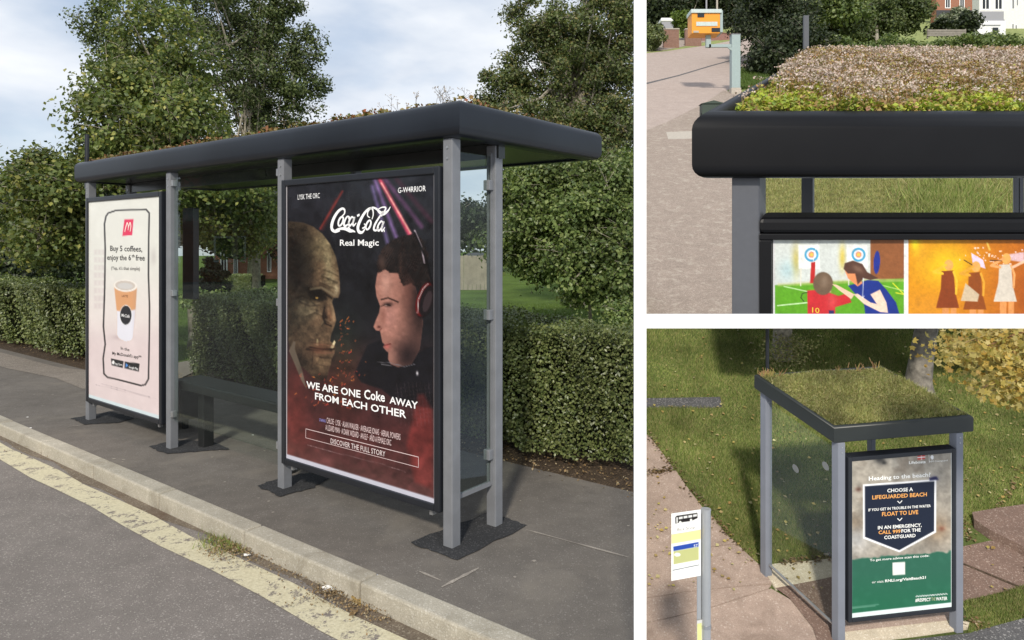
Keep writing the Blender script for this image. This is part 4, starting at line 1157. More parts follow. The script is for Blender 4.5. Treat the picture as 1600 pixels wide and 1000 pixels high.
# ------------------------------------------------------------------ white bars added for the image's gutters, hiding the cut edges; set from pixels
pt = thing("gutter_bars", "white bars added for the collage gutters between the three places, set from image pixels", "gutter bars", (.395, 2.2, 0))
yb = 2.2
k0, k1 = (991 - 800) / F, (1010 - 800) / F
def slab_ray(xa, xb, za, zb, d=.012):
    """bar whose edges lie on camera sight lines through image pixels"""
    y0, y1 = yb, yb + d
    vs = []
    for y in (y0, y1):
        for (kx, kz) in ((xa, za), (xb, za), (xb, zb), (xa, zb)):
            vs.append((kx * y0 - .395 + 0 * y, y - yb, CAMZ - kz * y0))
    return MB().add(vs, [(0, 1, 2, 3), (7, 6, 5, 4), (0, 4, 5, 1), (1, 5, 6, 2), (2, 6, 7, 3), (3, 7, 4, 0)])
slab_ray(k0, k1, CAMZ / yb, (-60 - 380) / F).build("upright", 'white', pt)
slab_ray(k1, 1640 / F - 800 / F, (513 - 380) / F, (491 - 380) / F).build("crossbar", 'white', pt)

# ------------------------------------------------------------------ the right-hand places, ground sheared to fit each image horizon
K = 2.2      # upper place scaled up about the camera, so it does not shade the lower
k1 = K / .5
class Place:
    """ground sheared to climb away from the camera, its horizon set at an image row: photo point (x, y) at height z above it"""
    def __init__(s, hor, hc, k=1.0):
        s.hor, s.hc, s.k = hor, hc, k; s.sl = (380 - hor) / F
    def g(s, x, y, z=0):
        d = F * (s.hc - z) / (y - s.hor); return Vector(((x - 800) / F * d, d, CAMZ - s.hc + z + s.sl * d))
    def at(s, x, y, d):
        d = d * s.k
        return Vector(((x - 800) / F * d, d, CAMZ - (y - 380) / F * d))
    def zat(s, y, d): return s.hc - (y - s.hor) * d / F      # height above ground of photo row y at distance d
    def gz(s, d): return CAMZ - s.hc + s.sl * d
    def sheet(s, name, pts, z, mat, kind='structure', parent=None, thick=0):
        vs = [s.g(x, y) + Vector((0, 0, z)) for x, y in pts]
        n = len(vs); off = parent.location if parent else Vector()
        vs = [v - off for v in vs]
        if thick: m = MB().add(vs + [v - Vector((0, 0, thick)) for v in vs], [tuple(range(n)), tuple(range(2 * n - 1, n - 1, -1))] + [(i, n + i, n + (i + 1) % n, (i + 1) % n) for i in range(n)])
        else: m = MB().add(vs, [tuple(range(n))])
        o = m.build(name, mat, parent)
        if kind: o["kind"] = kind
        return o
    def on(s, P):  # lift (x, y, z) with z above ground
        P = P.copy(); P[:, 2] += CAMZ - s.hc + s.sl * P[:, 1]; return P
    def px(s, P): return 800 + F * P[:, 0] / P[:, 1], 380 - F * (P[:, 2] - CAMZ) / P[:, 1]

XL = 1001.0
# ================================================================== LOWER RIGHT
Bp = Place(-140, 8.34)
Bp.sheet("park_lawn", [(XL, 503), (1660, 503), (1660, 1060), (XL, 1060)], 0, 'lawnB')
M['pinkpave'] = speckled("pink_concrete", lin((154, 134, 122)), lin((178, 158, 145)), lin((196, 180, 168)), .55, (.86, 1.12), .008, stain=lin((134, 116, 104)), lightamt=.72)
M['slabconc'] = speckled("pale_concrete", lin((186, 172, 150)), lin((212, 200, 178)), lin((225, 216, 200)), .6, (.9, 1.08), .006, stain=lin((160, 146, 126)))
M['brownground'] = speckled("brown_ground", lin((104, 86, 78)), lin((132, 110, 98)), lin((160, 142, 130)), .6, (.85, 1.12), .008)
M['greytar'] = speckled("grey_tarmac", lin((70, 70, 72)), lin((100, 99, 99)), lin((150, 148, 146)), .6, (.85, 1.12), .008)
bays = bpy.data.objects.new("footway", None); col.objects.link(bays); bays.location = Bp.g(1100, 850); bays["kind"] = "structure"
for pts in ([(XL, 676), (1013, 682), (1028, 700), (1052, 733), (1045, 736), (XL, 743)],
            [(XL, 745), (1046, 738), (1056, 737), (1070, 758), (1100, 798), (1116, 812), (1136, 838), (1152, 851), (XL, 866)],
            [(XL, 868), (1153, 853), (1168, 868), (1190, 888), (1201, 903), (1209, 913), (1150, 918), (1072, 926), (XL, 937)],
            [(XL, 939), (1073, 928), (1150, 920), (1205, 916), (1200, 922), (1115, 949), (1040, 968), (XL, 975)],
            [(XL, 978), (1042, 970), (1116, 951), (1205, 922), (1245, 945), (1290, 1000), (1300, 1060), (XL, 1060)]):
    Bp.sheet("paving_bay", pts, .02, 'pinkpave', None, bays, .08)
sd = thing("shelter_slab", "pale concrete slab under the small shelter with the beach safety poster", "concrete slab", tuple(Bp.g(1250, 900)))
Bp.sheet("slab_top", [(1189, 888), (1213, 884), (1250, 881), (1330, 873), (1420, 960), (1515, 976), (1512, 984), (1440, 994), (1330, 1008), (1310, 1030), (1290, 1000), (1300, 905), (1212, 923)], .03, 'slabconc', None, sd, .1)
Bp.sheet("brown_ground", [(1212, 923), (1305, 905), (1318, 1004), (1310, 1060), (1296, 1060), (1270, 985), (1235, 940)], .034, 'brownground')  # darker brown area of ground left of the front post
Bp.sheet("shelter_floor", [(1318, 940), (1420, 930), (1500, 930), (1500, 960), (1480, 974), (1320, 992)], .036, 'pinkpave')
Bp.sheet("lane", [(1512, 992), (1560, 979), (1660, 952), (1660, 1060), (1330, 1060), (1345, 1012), (1440, 1000)], .02, 'greytar', thick=.05)
Bp.sheet("side_path", [(1490, 858), (1548, 846), (1575, 852), (1660, 896), (1660, 905), (1585, 922), (1500, 942), (1490, 930)], .012, 'brownground')
Bp.sheet("raised_path", [(1519, 815), (1560, 808), (1660, 794), (1660, 905), (1600, 870), (1545, 842), (1522, 826)], .13, 'brownground', thick=.14)
Bp.sheet("stone_path", [(XL, 624), (1125, 622), (1128, 636), (1105, 638), (XL, 637)], .02, M['greytar'], thick=.03)
Bp.sheet("path_joint", [(1500, 882), (1504, 881), (1602, 921), (1598, 923)], .016, 'soil')
# grass
def grassB():
    n = 420000
    x = rng.uniform(XL + 1, 1630, n); d = 1 / rng.uniform(1 / 14.6, 1 / 7.7, n); 
    y = F * Bp.hc / d - 140
    X = (x - 800) / F * d
    def poly_in(pts):
        P = np.array(pts); ins = np.zeros(n, bool)
        for i in range(len(P)):
            a, b = P[i], P[(i + 1) % len(P)]
            if a[1] == b[1]: continue
            c = ((a[1] > y) != (b[1] > y)) & (x < (b[0] - a[0]) * (y - a[1]) / (b[1] - a[1]) + a[0]); ins ^= c
        return ins
    bad = poly_in([(XL - 5, 676), (1013, 682), (1052, 733), (1100, 798), (1136, 838), (1190, 886), (1213, 884), (1330, 872), (1500, 930), (1515, 976), (1500, 1100), (XL - 5, 1100)])
    bad |= poly_in([(1498, 858), (1519, 815), (1660, 792), (1660, 903), (1500, 942)]) | poly_in([(1512, 992), (1660, 952), (1660, 1100), (1400, 1100)]) | poly_in([(XL - 5, 624), (1127, 622), (1127, 637), (XL - 5, 638)])
    bad |= y < 506
    q = ~bad
    P = Bp.on(np.stack([X, d, np.zeros(n)], 1))[q]
    hh = .030 + .018 * (np.sin(P[:, 0] * 3) * np.sin(P[:, 1] * 2.3)) + rng.random(len(P)) * .03
    tag(blades("park_grass", P, hh, .010, 'grassB', None, .9), "mown park grass behind the small shelter", "grass")
    # fallen leaves
    k = 480; x2 = rng.uniform(XL + 3, 1620, k); y2 = 510 + 420 * rng.random(k) ** .8
    d2 = F * Bp.hc / (y2 + 140); P2 = Bp.on(np.stack([(x2 - 800) / F * d2, d2, np.full(k, .05)], 1))
    tag(leaves("fallen_leaves", P2, rng.uniform(.03, .07, k), 'fallen', None, (0, -.3, 1), .3, .8), "scattered yellow leaves fallen on the park grass", "fallen leaves")
    ed = []
    for (x0, y0), (x1, y1), m_ in (((1013, 682), (1056, 737), 60), ((1056, 737), (1136, 838), 90), ((1136, 838), (1192, 888), 30), ((1010, 743), (1052, 735), 120), ((1215, 884), (1318, 872), 130), ((1505, 815), (1518, 850), 60), ((1560, 800), (1598, 735), 60), ((1505, 972), (1540, 985), 40)):
        t = rng.random(m_); ed.append(np.stack([x0 + (x1 - x0) * t + rng.normal(0, 4, m_), y0 + (y1 - y0) * t + rng.normal(0, 3, m_)], 1))
    ed = np.concatenate(ed); ed = ed[ed[:, 0] > XL + 3]; d3 = F * Bp.hc / (ed[:, 1] + 140)
    P3_ = Bp.on(np.stack([(ed[:, 0] - 800) / F * d3, d3, np.full(len(ed), .045)], 1))
    tag(leaves("edge_leaves", P3_, rng.uniform(.02, .06, len(ed)), 'dead', None, (0, 0, 1), .5, .8), "brown leaves caught along the grass edge of the footway", "fallen leaves")
grassB()
# small shelter
oB = Bp.g(1310, 1006)
e1 = (Bp.g(1494, 985) - oB); LB1 = math.hypot(e1.x, e1.y); e1n = e1 / LB1
e2 = Vector((-.533, .846, 0)); e2 = e2 / e2.length; e2 = Vector((e2.x, e2.y, Bp.sl * e2.y))
MBm = Matrix((e1n, e2, Vector((0, 0, 1)))).transposed()
SB = thing("bus_shelter", "small bus shelter with grass roof and green beach safety poster", "bus shelter", tuple(oB))
M['post_b'] = simple("grey_blue_powder_coat", lin((122, 126, 136)), .5, 0, .4, .06, 3)
M['canopy_b'] = simple("dark_green_black_fascia", (.020, .024, .022), .4, 0, .5, .15, 2)
b_s0, b_s1, b_v0, b_v1, b_z0, b_z1 = -.10, 1.60, -.05, 1.05, 2.31, 2.50
canopy(SB, MBm, b_s0, b_s1, b_v0, b_v1, b_z0, b_z1, 'canopy_b', .55)
for (s, v) in ((0, 0), (LB1, 0), (0, .985)):
    post(SB, MBm, s, v, .085, 0, b_z0, mat='post_b')
post(SB, MBm, 1.40, .985, .06, 0, b_z0, mat='post_b')
pane(SB, MBm.copy() @ Matrix.Rotation(R(90), 3, 'Z'), .06, .92, 0, .18, 2.2, .01, mat='glass_clear')
MB(MBm).box(-.012, .012, .05, .93, .165, .185).build("glass_rail", 'clamp', SB)
M['dot'] = simple("frosted_dot", (.17, .18, .18), .7)
dots = []
for (x, y) in ((1244, 732), (1291, 728)):
    # on the side glass s = 0
    best = min(((abs(800 + F * (oB + e2 * vv).x / (oB + e2 * vv).y - x)), vv) for vv in np.linspace(0, 1, 400))[1]
    p = oB + e2 * best; z = (CAMZ - (y - 380) / F * p.y) - p.z
    m = MB(MBm)
    m.add([(-.008, best + .045 * math.cos(a), z + .045 * math.sin(a)) for a in np.linspace(0, 2 * math.pi, 17)[:-1]], [tuple(range(16))])
    m.build("glass_marker", 'dot', SB)
case(SB, MBm, .075, LB1 - .055, -.005, .27, 2.14, .045, .09)
MB(MBm).box(.95, 1.10, .35, .45, 2.16, 2.31).build("roof_lamp", 'black', SB, bevel=.01)
# roof grass
n_ = 60000
s_ = rng.uniform(b_s0 + .04, b_s1 - .04, n_); v_ = rng.uniform(b_v0 + .04, b_v1 - .04, n_)
hh = .03 + .05 * np.clip(np.sin(s_ * 4 + v_ * 3) * np.cos(v_ * 6 - s_ * 2) * .5 + .5, 0, 1)
L_ = np.array(MBm)
P_ = np.stack([s_, v_, b_z1 - .03 + rng.random(n_) * hh * .6], 1) @ L_.T + np.array(oB)
half = n_ // 2
blades("roof_grass", P_[:half], hh[:half] * rng.uniform(.3, .95, half), .009, 'roofgrass', SB, 1.4)
leaves("roof_sedum", P_[half:], rng.uniform(.015, .045, n_ - half), 'roofgrass', SB, (0, 0, 1), 1.0, .5)
tw = MB()
for i in range(70):
    s_ = random.choice([random.gauss(b_s0 + .12, .06), random.gauss(b_s1 - .3, .3), random.gauss(b_s0 + .1, .2)]); v_ = b_v1 - .06 + random.gauss(0, .03)
    b = MBm @ Vector((min(max(s_, b_s0 + .05), b_s1 - .1), v_, b_z1)); tw.tube([b, b + Vector((random.uniform(-.06, .06), 0, random.uniform(.03, .10)))], .005, .003, 4, False)
tw.build("dried_stalks", 'sedum_tan', SB, kind='stuff')

def draw_poster_beach():
    v = -.005 - .045 + .012
    s0, s1, z0, z1 = .12, LB1 - .10, .315, 2.095
    def tophoto(S, Z):
        x = oB.x + e1n.x * S + e2.x * v; y = oB.y + e1n.y * S + e2.y * v; z = oB.z + e1n.z * S + e2.z * v + Z
        return 800 + F * x / y, 380 - F * (z - CAMZ) / y
    def fp(x, y):
        kx = (x - 800) / F; bx = oB.x + e2.x * v; by = oB.y + e2.y * v
        s = (kx * by - bx) / (e1n.x - kx * e1n.y); Y = by + e1n.y * s
        return s, CAMZ - (y - 380) / F * Y - (oB.z + e1n.z * s + e2.z * v)
    P = Print(SB, MBm, s0, s1, z0, z1, v, 130, 200, tophoto, fp)
    A = lambda x, y: (1310 + x * .17, 690 + y * .17)
    B = lambda x, y: (1310 + x * .17, 830 + y * .17)
    P.C[:] = (.63, .60, .55)
    P.add(P.nz(.10, 2) * .03 + P.nz(.4, 9) * .02, (1, 1, .9))
    P.over(P.gs(*A(900, 800), 22, 20) * .6, (.55, .43, .30)); P.over(P.gs(*A(150, 760), 18, 14) * .5, (.58, .46, .33)); P.over(P.gs(*A(160, 900), 22, 22) * .7, (.66, .66, .66))
    P.over(P.gs(*A(380, 165), 8, 6) * .9, (.20, .20, .20)); P.over(P.gs(*A(420, 195), 4, 3) * .8, (.15, .15, .15)); P.over(P.gs(*A(185, 440), 5, 4) * .7, (.30, .17, .13)); P.over(P.gs(*A(950, 800), 5, 4) * .6, (.45, .22, .16))
    P.over(P.gs(*A(880, 340), 6, 4) * .9, (.13, .13, .25))
    P.C *= (1 + (P.fb(22, 51) * .10 + P.fb(6, 52) * .06))[:, None]; P.over(np.clip(P.fb(30, 53) - .5, 0, 1) * .5, (.42, .36, .30))
    yb_ = 830 + 265 * .17 - (P.X - 1320) * .085 + 2.2 * P.nz(.3, 6)
    m = np.clip((P.Y - yb_) / 2.5 + .5, 0, 1); P.over(m, (.17, .38, .30)); P.over(m * np.clip((P.Y - 890) / 60, 0, 1) * .7, (.11, .40, .27)); P.add(m * P.nz(.2, 12) * .02, (1, 1, 1))
    sh_ = [A(230, 400), A(895, 352), A(892, 830), B(560, 185), A(232, 885)]
    P.over(P.poly([A(226, 394), A(900, 346), A(898, 834), B(560, 193), A(228, 890)], 1.2), (.95, .95, .95)); P.over(P.poly([A(242, 410), A(883, 364), A(880, 822), B(560, 176), A(244, 876)], 1.2), (.10, .13, .20))
    P.over(P.poly([A(835, 335), A(900, 320), A(920, 350), A(840, 360)], 2) * .8, (.12, .12, .28))
    P.over(P.line([B(110, 700), B(370, 672)], 1, 1) * .5, (.75, .85, .8)); P.over(P.line([B(110, 712), B(340, 688)], 1, 1) * .5, (.75, .85, .8))
    P.over(P.poly([B(498, 290), B(612, 282), B(614, 398), B(500, 406)], 1), (.88, .88, .86))
    for i in range(12):
        x0 = 712 + i * 24; P.over(P.line([B(x0, 604 - i * 2), B(x0 + 12, 594 - i * 2), B(x0 + 24, 602 - i * 2)], 1.0, .8), (.92, .92, .92))
    P.over(np.clip((.055 - (P.Z - z0)) / .008, 0, 1), (.86, .91, .91)); P.over(np.clip((.010 - np.minimum(P.S - s0, s1 - P.S)) / .004, 0, 1), (.85, .87, .87))
    P.over(P.poly([A(728, 125), A(795, 120), A(797, 160), A(730, 168)], 1), (.75, .25, .22)); P.over(P.line([A(728, 146), A(797, 140)], 1.2, .8), (.92, .92, .92)); P.over(P.line([A(762, 122), A(763, 165)], 1.2, .8), (.92, .92, .92))
    P.over(P.ell(*A(862, 145), 2.4, 3.4), (.9, .9, .9))
    P.finish(printmat("poster_print_beach", .3, .3))
    Wh = (245, 245, 240); O = (240, 170, 90)
    P.text("Lifeboats", A(648, 205), A(800, 196), 4.4, Wh, .02); P.text("HM Coastguard", A(838, 190), A(1002, 178), 2.6, Wh, .0); P.stroke([A(830, 115), A(834, 192)], .5, Wh)
    P.text("Heading to the beach?", A(278, 358), A(846, 320), 6.6, Wh, .02)
    P.text("CHOOSE A", A(448, 466), A(684, 452), 5.6, Wh, .02); P.text("LIFEGUARDED BEACH", A(310, 530), A(812, 500), 6.2, O, .02)
    P.text("IF YOU GET IN TROUBLE IN THE WATER", A(275, 640), A(848, 600), 4.2, Wh, .015); P.text("FLOAT TO LIVE", A(400, 684), A(732, 664), 6.4, O, .02)
    P.text("IN AN EMERGENCY,", A(362, 806), A(764, 780), 5.4, Wh, .02); P.text("CALL 999", A(368, 850), A(570, 838), 5.6, O, .02); P.text("FOR THE", A(578, 836), A(755, 824), 5.4, Wh, .02); P.text("COASTGUARD", A(420, 896), A(708, 876), 5.4, Wh, .02)
    for yy in (545, 705): P.stroke([A(542, yy), A(562, yy + 20), A(584, yy - 4)], 1.3, Wh, 1)
    P.text("To get more advice scan this code:", B(288, 276), B(832, 232), 3.6, Wh, .01); P.text("or visit", B(308, 478), B(415, 470), 3.8, Wh, .0); P.text("RNLI.org/VisitBeach21", B(428, 468), B(802, 434), 4.2, Wh, .02)
    P.text("#RESPECT", B(706, 648), B(848, 640), 5.2, Wh, .02); P.text("THE", B(853, 638), B(890, 636), 5.2, (160, 170, 130), .02); P.text("WATER", B(895, 636), B(1000, 630), 5.2, Wh, .02)
    P.letters()
draw_poster_beach()
# bus stop sign
M['alu'] = simple("aluminium_pole", (.50, .51, .51), .35, .6, var=.05)
dS = 6.2
q0 = Bp.at(1103, 795, dS)
gz = Bp.gz(dS)
ST = thing("bus_stop_sign", "aluminium bus stop pole with white flag of route panels beside the footway", "bus stop sign", (q0.x, dS, gz))
zt_ = q0.z - gz
MB().tube([(0, 0, 0), (0, 0, zt_ - .01)], .041, n=20).build("pole", 'alu', ST, smooth=False)
MB().tube([(0, 0, zt_ - .012), (0, 0, zt_)], .043, n=20).build("pole_cap", 'alu', ST)
MB().box(-.075, -.045, -.012, .012, zt_ - 1.9, zt_ - .05).build("flag_channel", 'alu', ST)
def signface():
    # flag plane turned slightly: left edge nearer the viewer
    L3 = Matrix(((.94, 0, 0), (.33, 1, 0), (0, 0, 1)))
    a = Bp.at(1049, 850, dS); s0 = -(q0.x - (Bp.at(1049, 850, dS).x)) / .94 * .965; s1 = -.052
    def tophoto(S, Z):
        x = q0.x + .94 * S; y = dS + .33 * S
        return 800 + F * x / y, 380 - F * (gz + Z - CAMZ) / y
    def fp(x, y):
        kx = (x - 800) / F; s = (kx * dS - q0.x) / (.94 - kx * .33); Y = dS + .33 * s
        return s, CAMZ - (y - 380) / F * Y - gz
    s0 = fp(1049, 850)[0]; z1 = fp(1075, 799)[1]; z0 = fp(1075, 903)[1]
    MB(L3).box(s0, s1, .001, .006, z0, z1).build("flag", 'render', ST)
    P = Print(ST, L3, s0, s1, z0, z1, 0, 70, 120, tophoto, fp)
    A = lambda x, y: (1035 + x * .13, 790 + y * .13)
    P.C[:] = (.985, .985, .965)
    P.over(P.poly([A(108, 350), A(460, 290), A(462, 400), A(110, 460)], 1), (.95, .88, .62)); P.over(P.poly([A(130, 492), A(435, 436), A(435, 492), A(132, 548)], 1), (.16, .30, .66)); P.over(P.poly([A(132, 550), A(437, 495), A(437, 650), A(134, 708)], 1), (.76, .77, .52))
    P.over(P.ell(*A(180, 590), 5, 3), (.93, .93, .9)); P.over(P.line([A(125, 778), A(440, 712)], 1.1, .8), (.3, .33, .36)); P.over(P.line([A(120, 262), A(460, 205)], .7, .8) * .4, (.6, .6, .6))
    P.over(P.line([A(108, 350), A(460, 290)], .7, .8) * .4, (.6, .5, .4))
    P.over(P.poly([A(154, 140), A(170, 122), A(420, 86), A(424, 150), A(350, 185), A(240, 200), A(156, 218)], .8), (.13, .11, .10))
    for k_ in range(4):
        x0 = 198 + k_ * 57; P.over(P.poly([A(x0, 138 - k_ * 10), A(x0 + 46, 130 - k_ * 10), A(x0 + 46, 158 - k_ * 10), A(x0, 166 - k_ * 10)], .7), (.9, .9, .88))
    P.over(P.poly([A(168, 142), A(186, 140), A(186, 206), A(168, 208)], .6), (.9, .9, .88)); P.over(P.ell(*A(215, 202), 2.0, 2.4), (.93, .93, .9)); P.over(P.ell(*A(345, 176), 2.0, 2.4), (.93, .93, .9))
    P.finish(printmat("sign_print", .3, .3))
    P.text("Bus Stop", A(180, 306), A(392, 274), 4.6, (150, 144, 138), 0)
    P.text("Exmouth", A(218, 378), A(342, 354), 2.0, (214, 150, 90), 0) if False else None
    P.text("57", A(376, 500), A(424, 490), 4.2, (240, 240, 240), .01)
    P.letters()
signface()
# lower small timetable panel on the same pole
MB(Matrix(((.94, 0, 0), (.33, 1, 0), (0, 0, 1)))).box(-.092, -.04, -.004, .004, zt_ - 1.38, zt_ - .955).build("route_panel", 'leafpanel' if 'leafpanel' in M else 'render', ST)
M['panel_yellow'] = simple("panel_yellow", lin((225, 226, 150)), .5)
MB(Matrix(((.94, 0, 0), (.33, 1, 0), (0, 0, 1)))).box(-.089, -.045, -.0065, -.0045, zt_ - 1.13, zt_ - .98).build("panel_print", 'panel_yellow', ST)
MB().tube([(0, 0, zt_ - 1.03), (0, 0, zt_ - 1.0)], .045, n=16).build("pole_clip", 'clamp', ST)
# thin dark pole, trunks
def trunkB(name, label, x0, x1, ybase, ytop, lean, matn, r=None, leafy=False):
    b = Bp.g((x0 + x1) / 2, ybase); d = b.y; t = Bp.at((x0 + x1) / 2 + lean, ytop, d) - b
    r = (x1 - x0) / 2 * d / F
    root = thing(name, label, "tree", tuple(b))
    m = MB(); n = 20; H = 14; vs = []
    for i in range(H + 1):
        f = i / H; rr = r * (1 + .55 * math.exp(-f * 9)) * (1 - .12 * f)
        for k_ in range(n):
            a = 2 * math.pi * k_ / n
            q = rr * (1 + .10 * math.sin(a * 3 + 1) * math.exp(-f * 5) + .05 * math.sin(a * 5 + f * 3) + random.uniform(-.025, .025))
            vs.append((t.x * f + q * math.cos(a), t.y * f + q * math.sin(a), -.1 + (t.z + .1) * f))
    m.add(vs, [(i * n + k_, i * n + (k_ + 1) % n, (i + 1) * n + (k_ + 1) % n, (i + 1) * n + k_) for i in range(H) for k_ in range(n)] + [tuple(H * n + k_ for k_ in range(n))])
    m.build("trunk", matn, root, smooth=True)
    return root, b
trunkB("tree", "broad grey tree trunk rising from the grass behind the grass roof's right edge", 1415, 1451, 604, 504, 16, 'bark_grey')
rt, b = trunkB("tree", "short broad mossy trunk behind the left end of the grass roof", 1206, 1236, 553, 504, 2, 'bark')
P_ = Bp.on(np.stack([rng.normal(b.x, .25, 700), rng.normal(b.y - .3, .12, 700), rng.random(700) * .5], 1)); X_, Y_ = Bp.px(P_); P_ = P_[Y_ > 507]
leaves("ivy", P_, .05, 'roofgrass', rt, (0, -1, .5))
pl_ = Bp.g(1199, 640); pr = thing("dark_pole", "thin dark pole standing behind the small shelter's left roof corner", "pole", tuple(pl_))
MB().tube([(0, 0, 0), (0, 0, (Bp.at(1199, 505, pl_.y).z - pl_.z))], .030, n=10).build("shaft", 'black', pr)
# golden tree branch, upper right
dG = 6.6
gt = thing("golden_tree", "golden autumn branches hanging in above the park path, upper right", "tree", tuple(Bp.at(1640, 505, dG)))
m = MB(); tips = []
g0 = gt.location.copy()
starts = [(1650, 506), (1655, 540), (1650, 590), (1640, 506)]
targets = [(1500, 560), (1515, 600), (1528, 520), (1480, 545), (1570, 560), (1585, 618), (1555, 590), (1545, 612), (1600, 540), (1612, 600), (1560, 525), (1590, 510), (1530, 575), (1620, 570), (1575, 640), (1505, 535)]
for i, t in enumerate(targets):
    s_ = random.choice(starts); d0 = dG + random.uniform(-.2, .5); d1 = dG + random.uniform(-.5, .6)
    a = Bp.at(*s_, d0) - g0; b = Bp.at(*t, d1) - g0
    mid = a.lerp(b, .5) + Vector((random.uniform(-.05, .05), 0, random.uniform(.0, .08)))
    m.tube([a, mid, b], .012, .003, 5, False)
    for q in range(5):
        f = random.uniform(.35, 1); c = a.lerp(b, f); e = c + Vector((random.uniform(-.22, .08), random.uniform(-.15, .15), random.uniform(-.14, .08)))
        m.tube([c, e], .004, .002, 4, False); tips.append(e + g0); tips.append(c.lerp(e, .5) + g0)
m.build("branches", 'sedum_tan', gt, kind='stuff')
tips = np.array([tuple(x) for x in tips])
n_ = 2300
P_ = tips[rng.integers(0, len(tips), n_)] + rng.normal(size=(n_, 3)) * np.array([.10, .14, .08])
ex = Bp.at(1560, 560, dG); P2_ = np.stack([rng.uniform(Bp.at(1515, 0, dG).x, Bp.at(1650, 0, dG).x, 900), rng.uniform(dG - .3, dG + .6, 900), rng.uniform(Bp.at(0, 610, dG).z, Bp.at(0, 507, dG).z, 900)], 1)[:450]
P_ = np.concatenate([P_, P2_]); X_, Y_ = Bp.px(P_)
P_ = P_[(Y_ > 509) & (Y_ < 640 - np.clip(1600 - X_, 0, 200) * .35 + 8)]
npick = 260
leaves("leaf_mass", P_[npick:], rng.uniform(.035, .07, len(P_) - npick), 'gold', gt, (-.2, -.6, .5), .9, shape='star')
protos = []
for i in range(6):
    t_ = leaves("leaf", np.array([[0., 0., 0.]]), 1.0, 'gold', None, (-.2, -.6, .5), .9, shape='star', kind=None); protos.append(t_.data); bpy.data.objects.remove(t_)
for p in P_[:npick]:
    o = bpy.data.objects.new("leaf", protos[random.randrange(6)]); col.objects.link(o); o.parent = gt; o.location = Vector(p) - g0
    k_ = random.uniform(.05, .08); o.scale = (k_, k_, k_); o.rotation_euler = (random.uniform(-.6, .6), random.uniform(-.9, .9), random.uniform(-.6, .6))

# ================================================================== UPPER RIGHT (shelter and surroundings scaled up about the camera, on sheared ground)
Tp = Place(-30, 6.0 * K, K)
M['pinktar'] = speckled("pinkish_tarmac", lin((150, 136, 128)), lin((178, 162, 152)), lin((196, 184, 176)), .3, (.92, 1.08), .01)
M['pinktar2'] = speckled("footway_tarmac", lin((132, 118, 108)), lin((160, 146, 134)), lin((190, 178, 166)), .3, (.92, 1.08), .02, stain=lin((186, 176, 162)))
Tp.sheet("sheared_ground", [(XL, -10), (1700, -10), (1700, 352), (1192, 352), (1192, 497), (XL, 497)], -.02, 'lawnT')
Tp.sheet("carriageway", [(XL, 84), (1040, 80), (1110, 70), (1160, 60), (1200, 55), (1200, 80), (1192, 112), (1160, 120), (1132, 146), (1104, 168), (1044, 200), (XL, 216)], 0, 'pinktar')
Tp.sheet("footway", [(XL, 207), (1040, 192), (1100, 162), (1130, 142), (1165, 146), (1190, 170), (1190, 497), (XL, 497)], .03, 'pinktar2', thick=.04)
Tp.sheet("far_footway", [(XL, 82), (1042, 78), (1095, 67), (1160, 56), (1160, 50), (XL, 66)], .05, 'pinktar2', thick=.06)
Tp.sheet("road_seam", [(XL, 134), (1060, 119), (1110, 104), (1150, 93), (1190, 82), (1190, 81), (1150, 91.5), (1110, 102.3), (1060, 117.2), (XL, 131.5)], .006, M['greytar'])
M['cover'] = simple("pale_cover", lin((176, 168, 156)), .9, var=.12, vscale=6)
ct = Tp.sheet("inspection_cover", [(1041, 207), (1092, 205), (1094, 217), (1044, 218)], .036, 'cover', None, thick=.004)
tag(ct, "pale rectangular inspection cover in the footway left of the sedum roof", "inspection cover")
# near shelter
dF = 5.0 * K
oT = Vector(((1081 - 800) / F * dF, dF, Tp.gz(dF)))
eT2 = Vector((.60, 1, Tp.sl)) ; MT = Matrix((Vector((1, 0, 0)), eT2, Vector((0, 0, 1)))).transposed() * k1
zT = lambda y, d: Tp.zat(y, d) / k1
STp = thing("bus_shelter", "black bus shelter with flowering sedum roof, seen close from above", "bus shelter", tuple(oT))
zt1, zt0 = zT(178, dF), zT(285, dF)
TS1, TV1 = 1.65, 1.65
def canopyT():
    canopy(STp, MT, 0, TS1, 0, TV1, zt0, zt1, 'canopy_t', .95, 1.25)
canopyT()
M['post_t'] = simple("dark_grey_post", lin((84, 86, 92)), .5, var=.05)
def tX(x, d, vloc): return ((x - 800) / F * d - oT.x) / k1 - eT2.x * vloc
for (xa, xb, vloc, zz) in ((1143, 1187, .06, None),):
    d = dF + vloc * k1; s0 = tX(xa, d, vloc); s1 = tX(xb, d, vloc)
    MB(MT).box(s0, s1, vloc, vloc + .095, zT(500, d), zt0 + .01).build("post", 'post_t', STp, bevel=.006 * k1)
for (xa, xb) in ((1252, 1270), (1584, 1592), (1593, 1600)):
    vloc = 1.15; d = dF + vloc * k1; s0 = tX(xa, d, vloc); s1 = tX(xb, d, vloc)
    MB(MT).box(s0, s1, vloc, vloc + .05, zT(480, d), zt0 + .01).build("post", 'post_t', STp, bevel=.003 * k1)
vc = .08; dc = dF + vc * k1
cs0, cs1 = tX(1189, dc, vc), tX(1690, dc, vc)
cz1, cz0 = zT(337, dc), zT(499.5, dc)
m = MB(MT)
m.box(cs0, cs1, vc - .03, vc + .05, zT(361, dc), cz1); o_ = m.build("case_hood", 'canopy_t', STp, bevel=.015 * k1)
fr_t = zT(361.5, dc); fr_b = zT(371.5, dc)
m = MB(MT); m.box(cs0, cs1, vc - .025, vc + .04, fr_b, fr_t); m.box(cs0, tX(1208, dc, vc), vc - .025, vc + .04, cz0, fr_b); m.build("poster_frame", 'canopy_t', STp, bevel=.004 * k1)
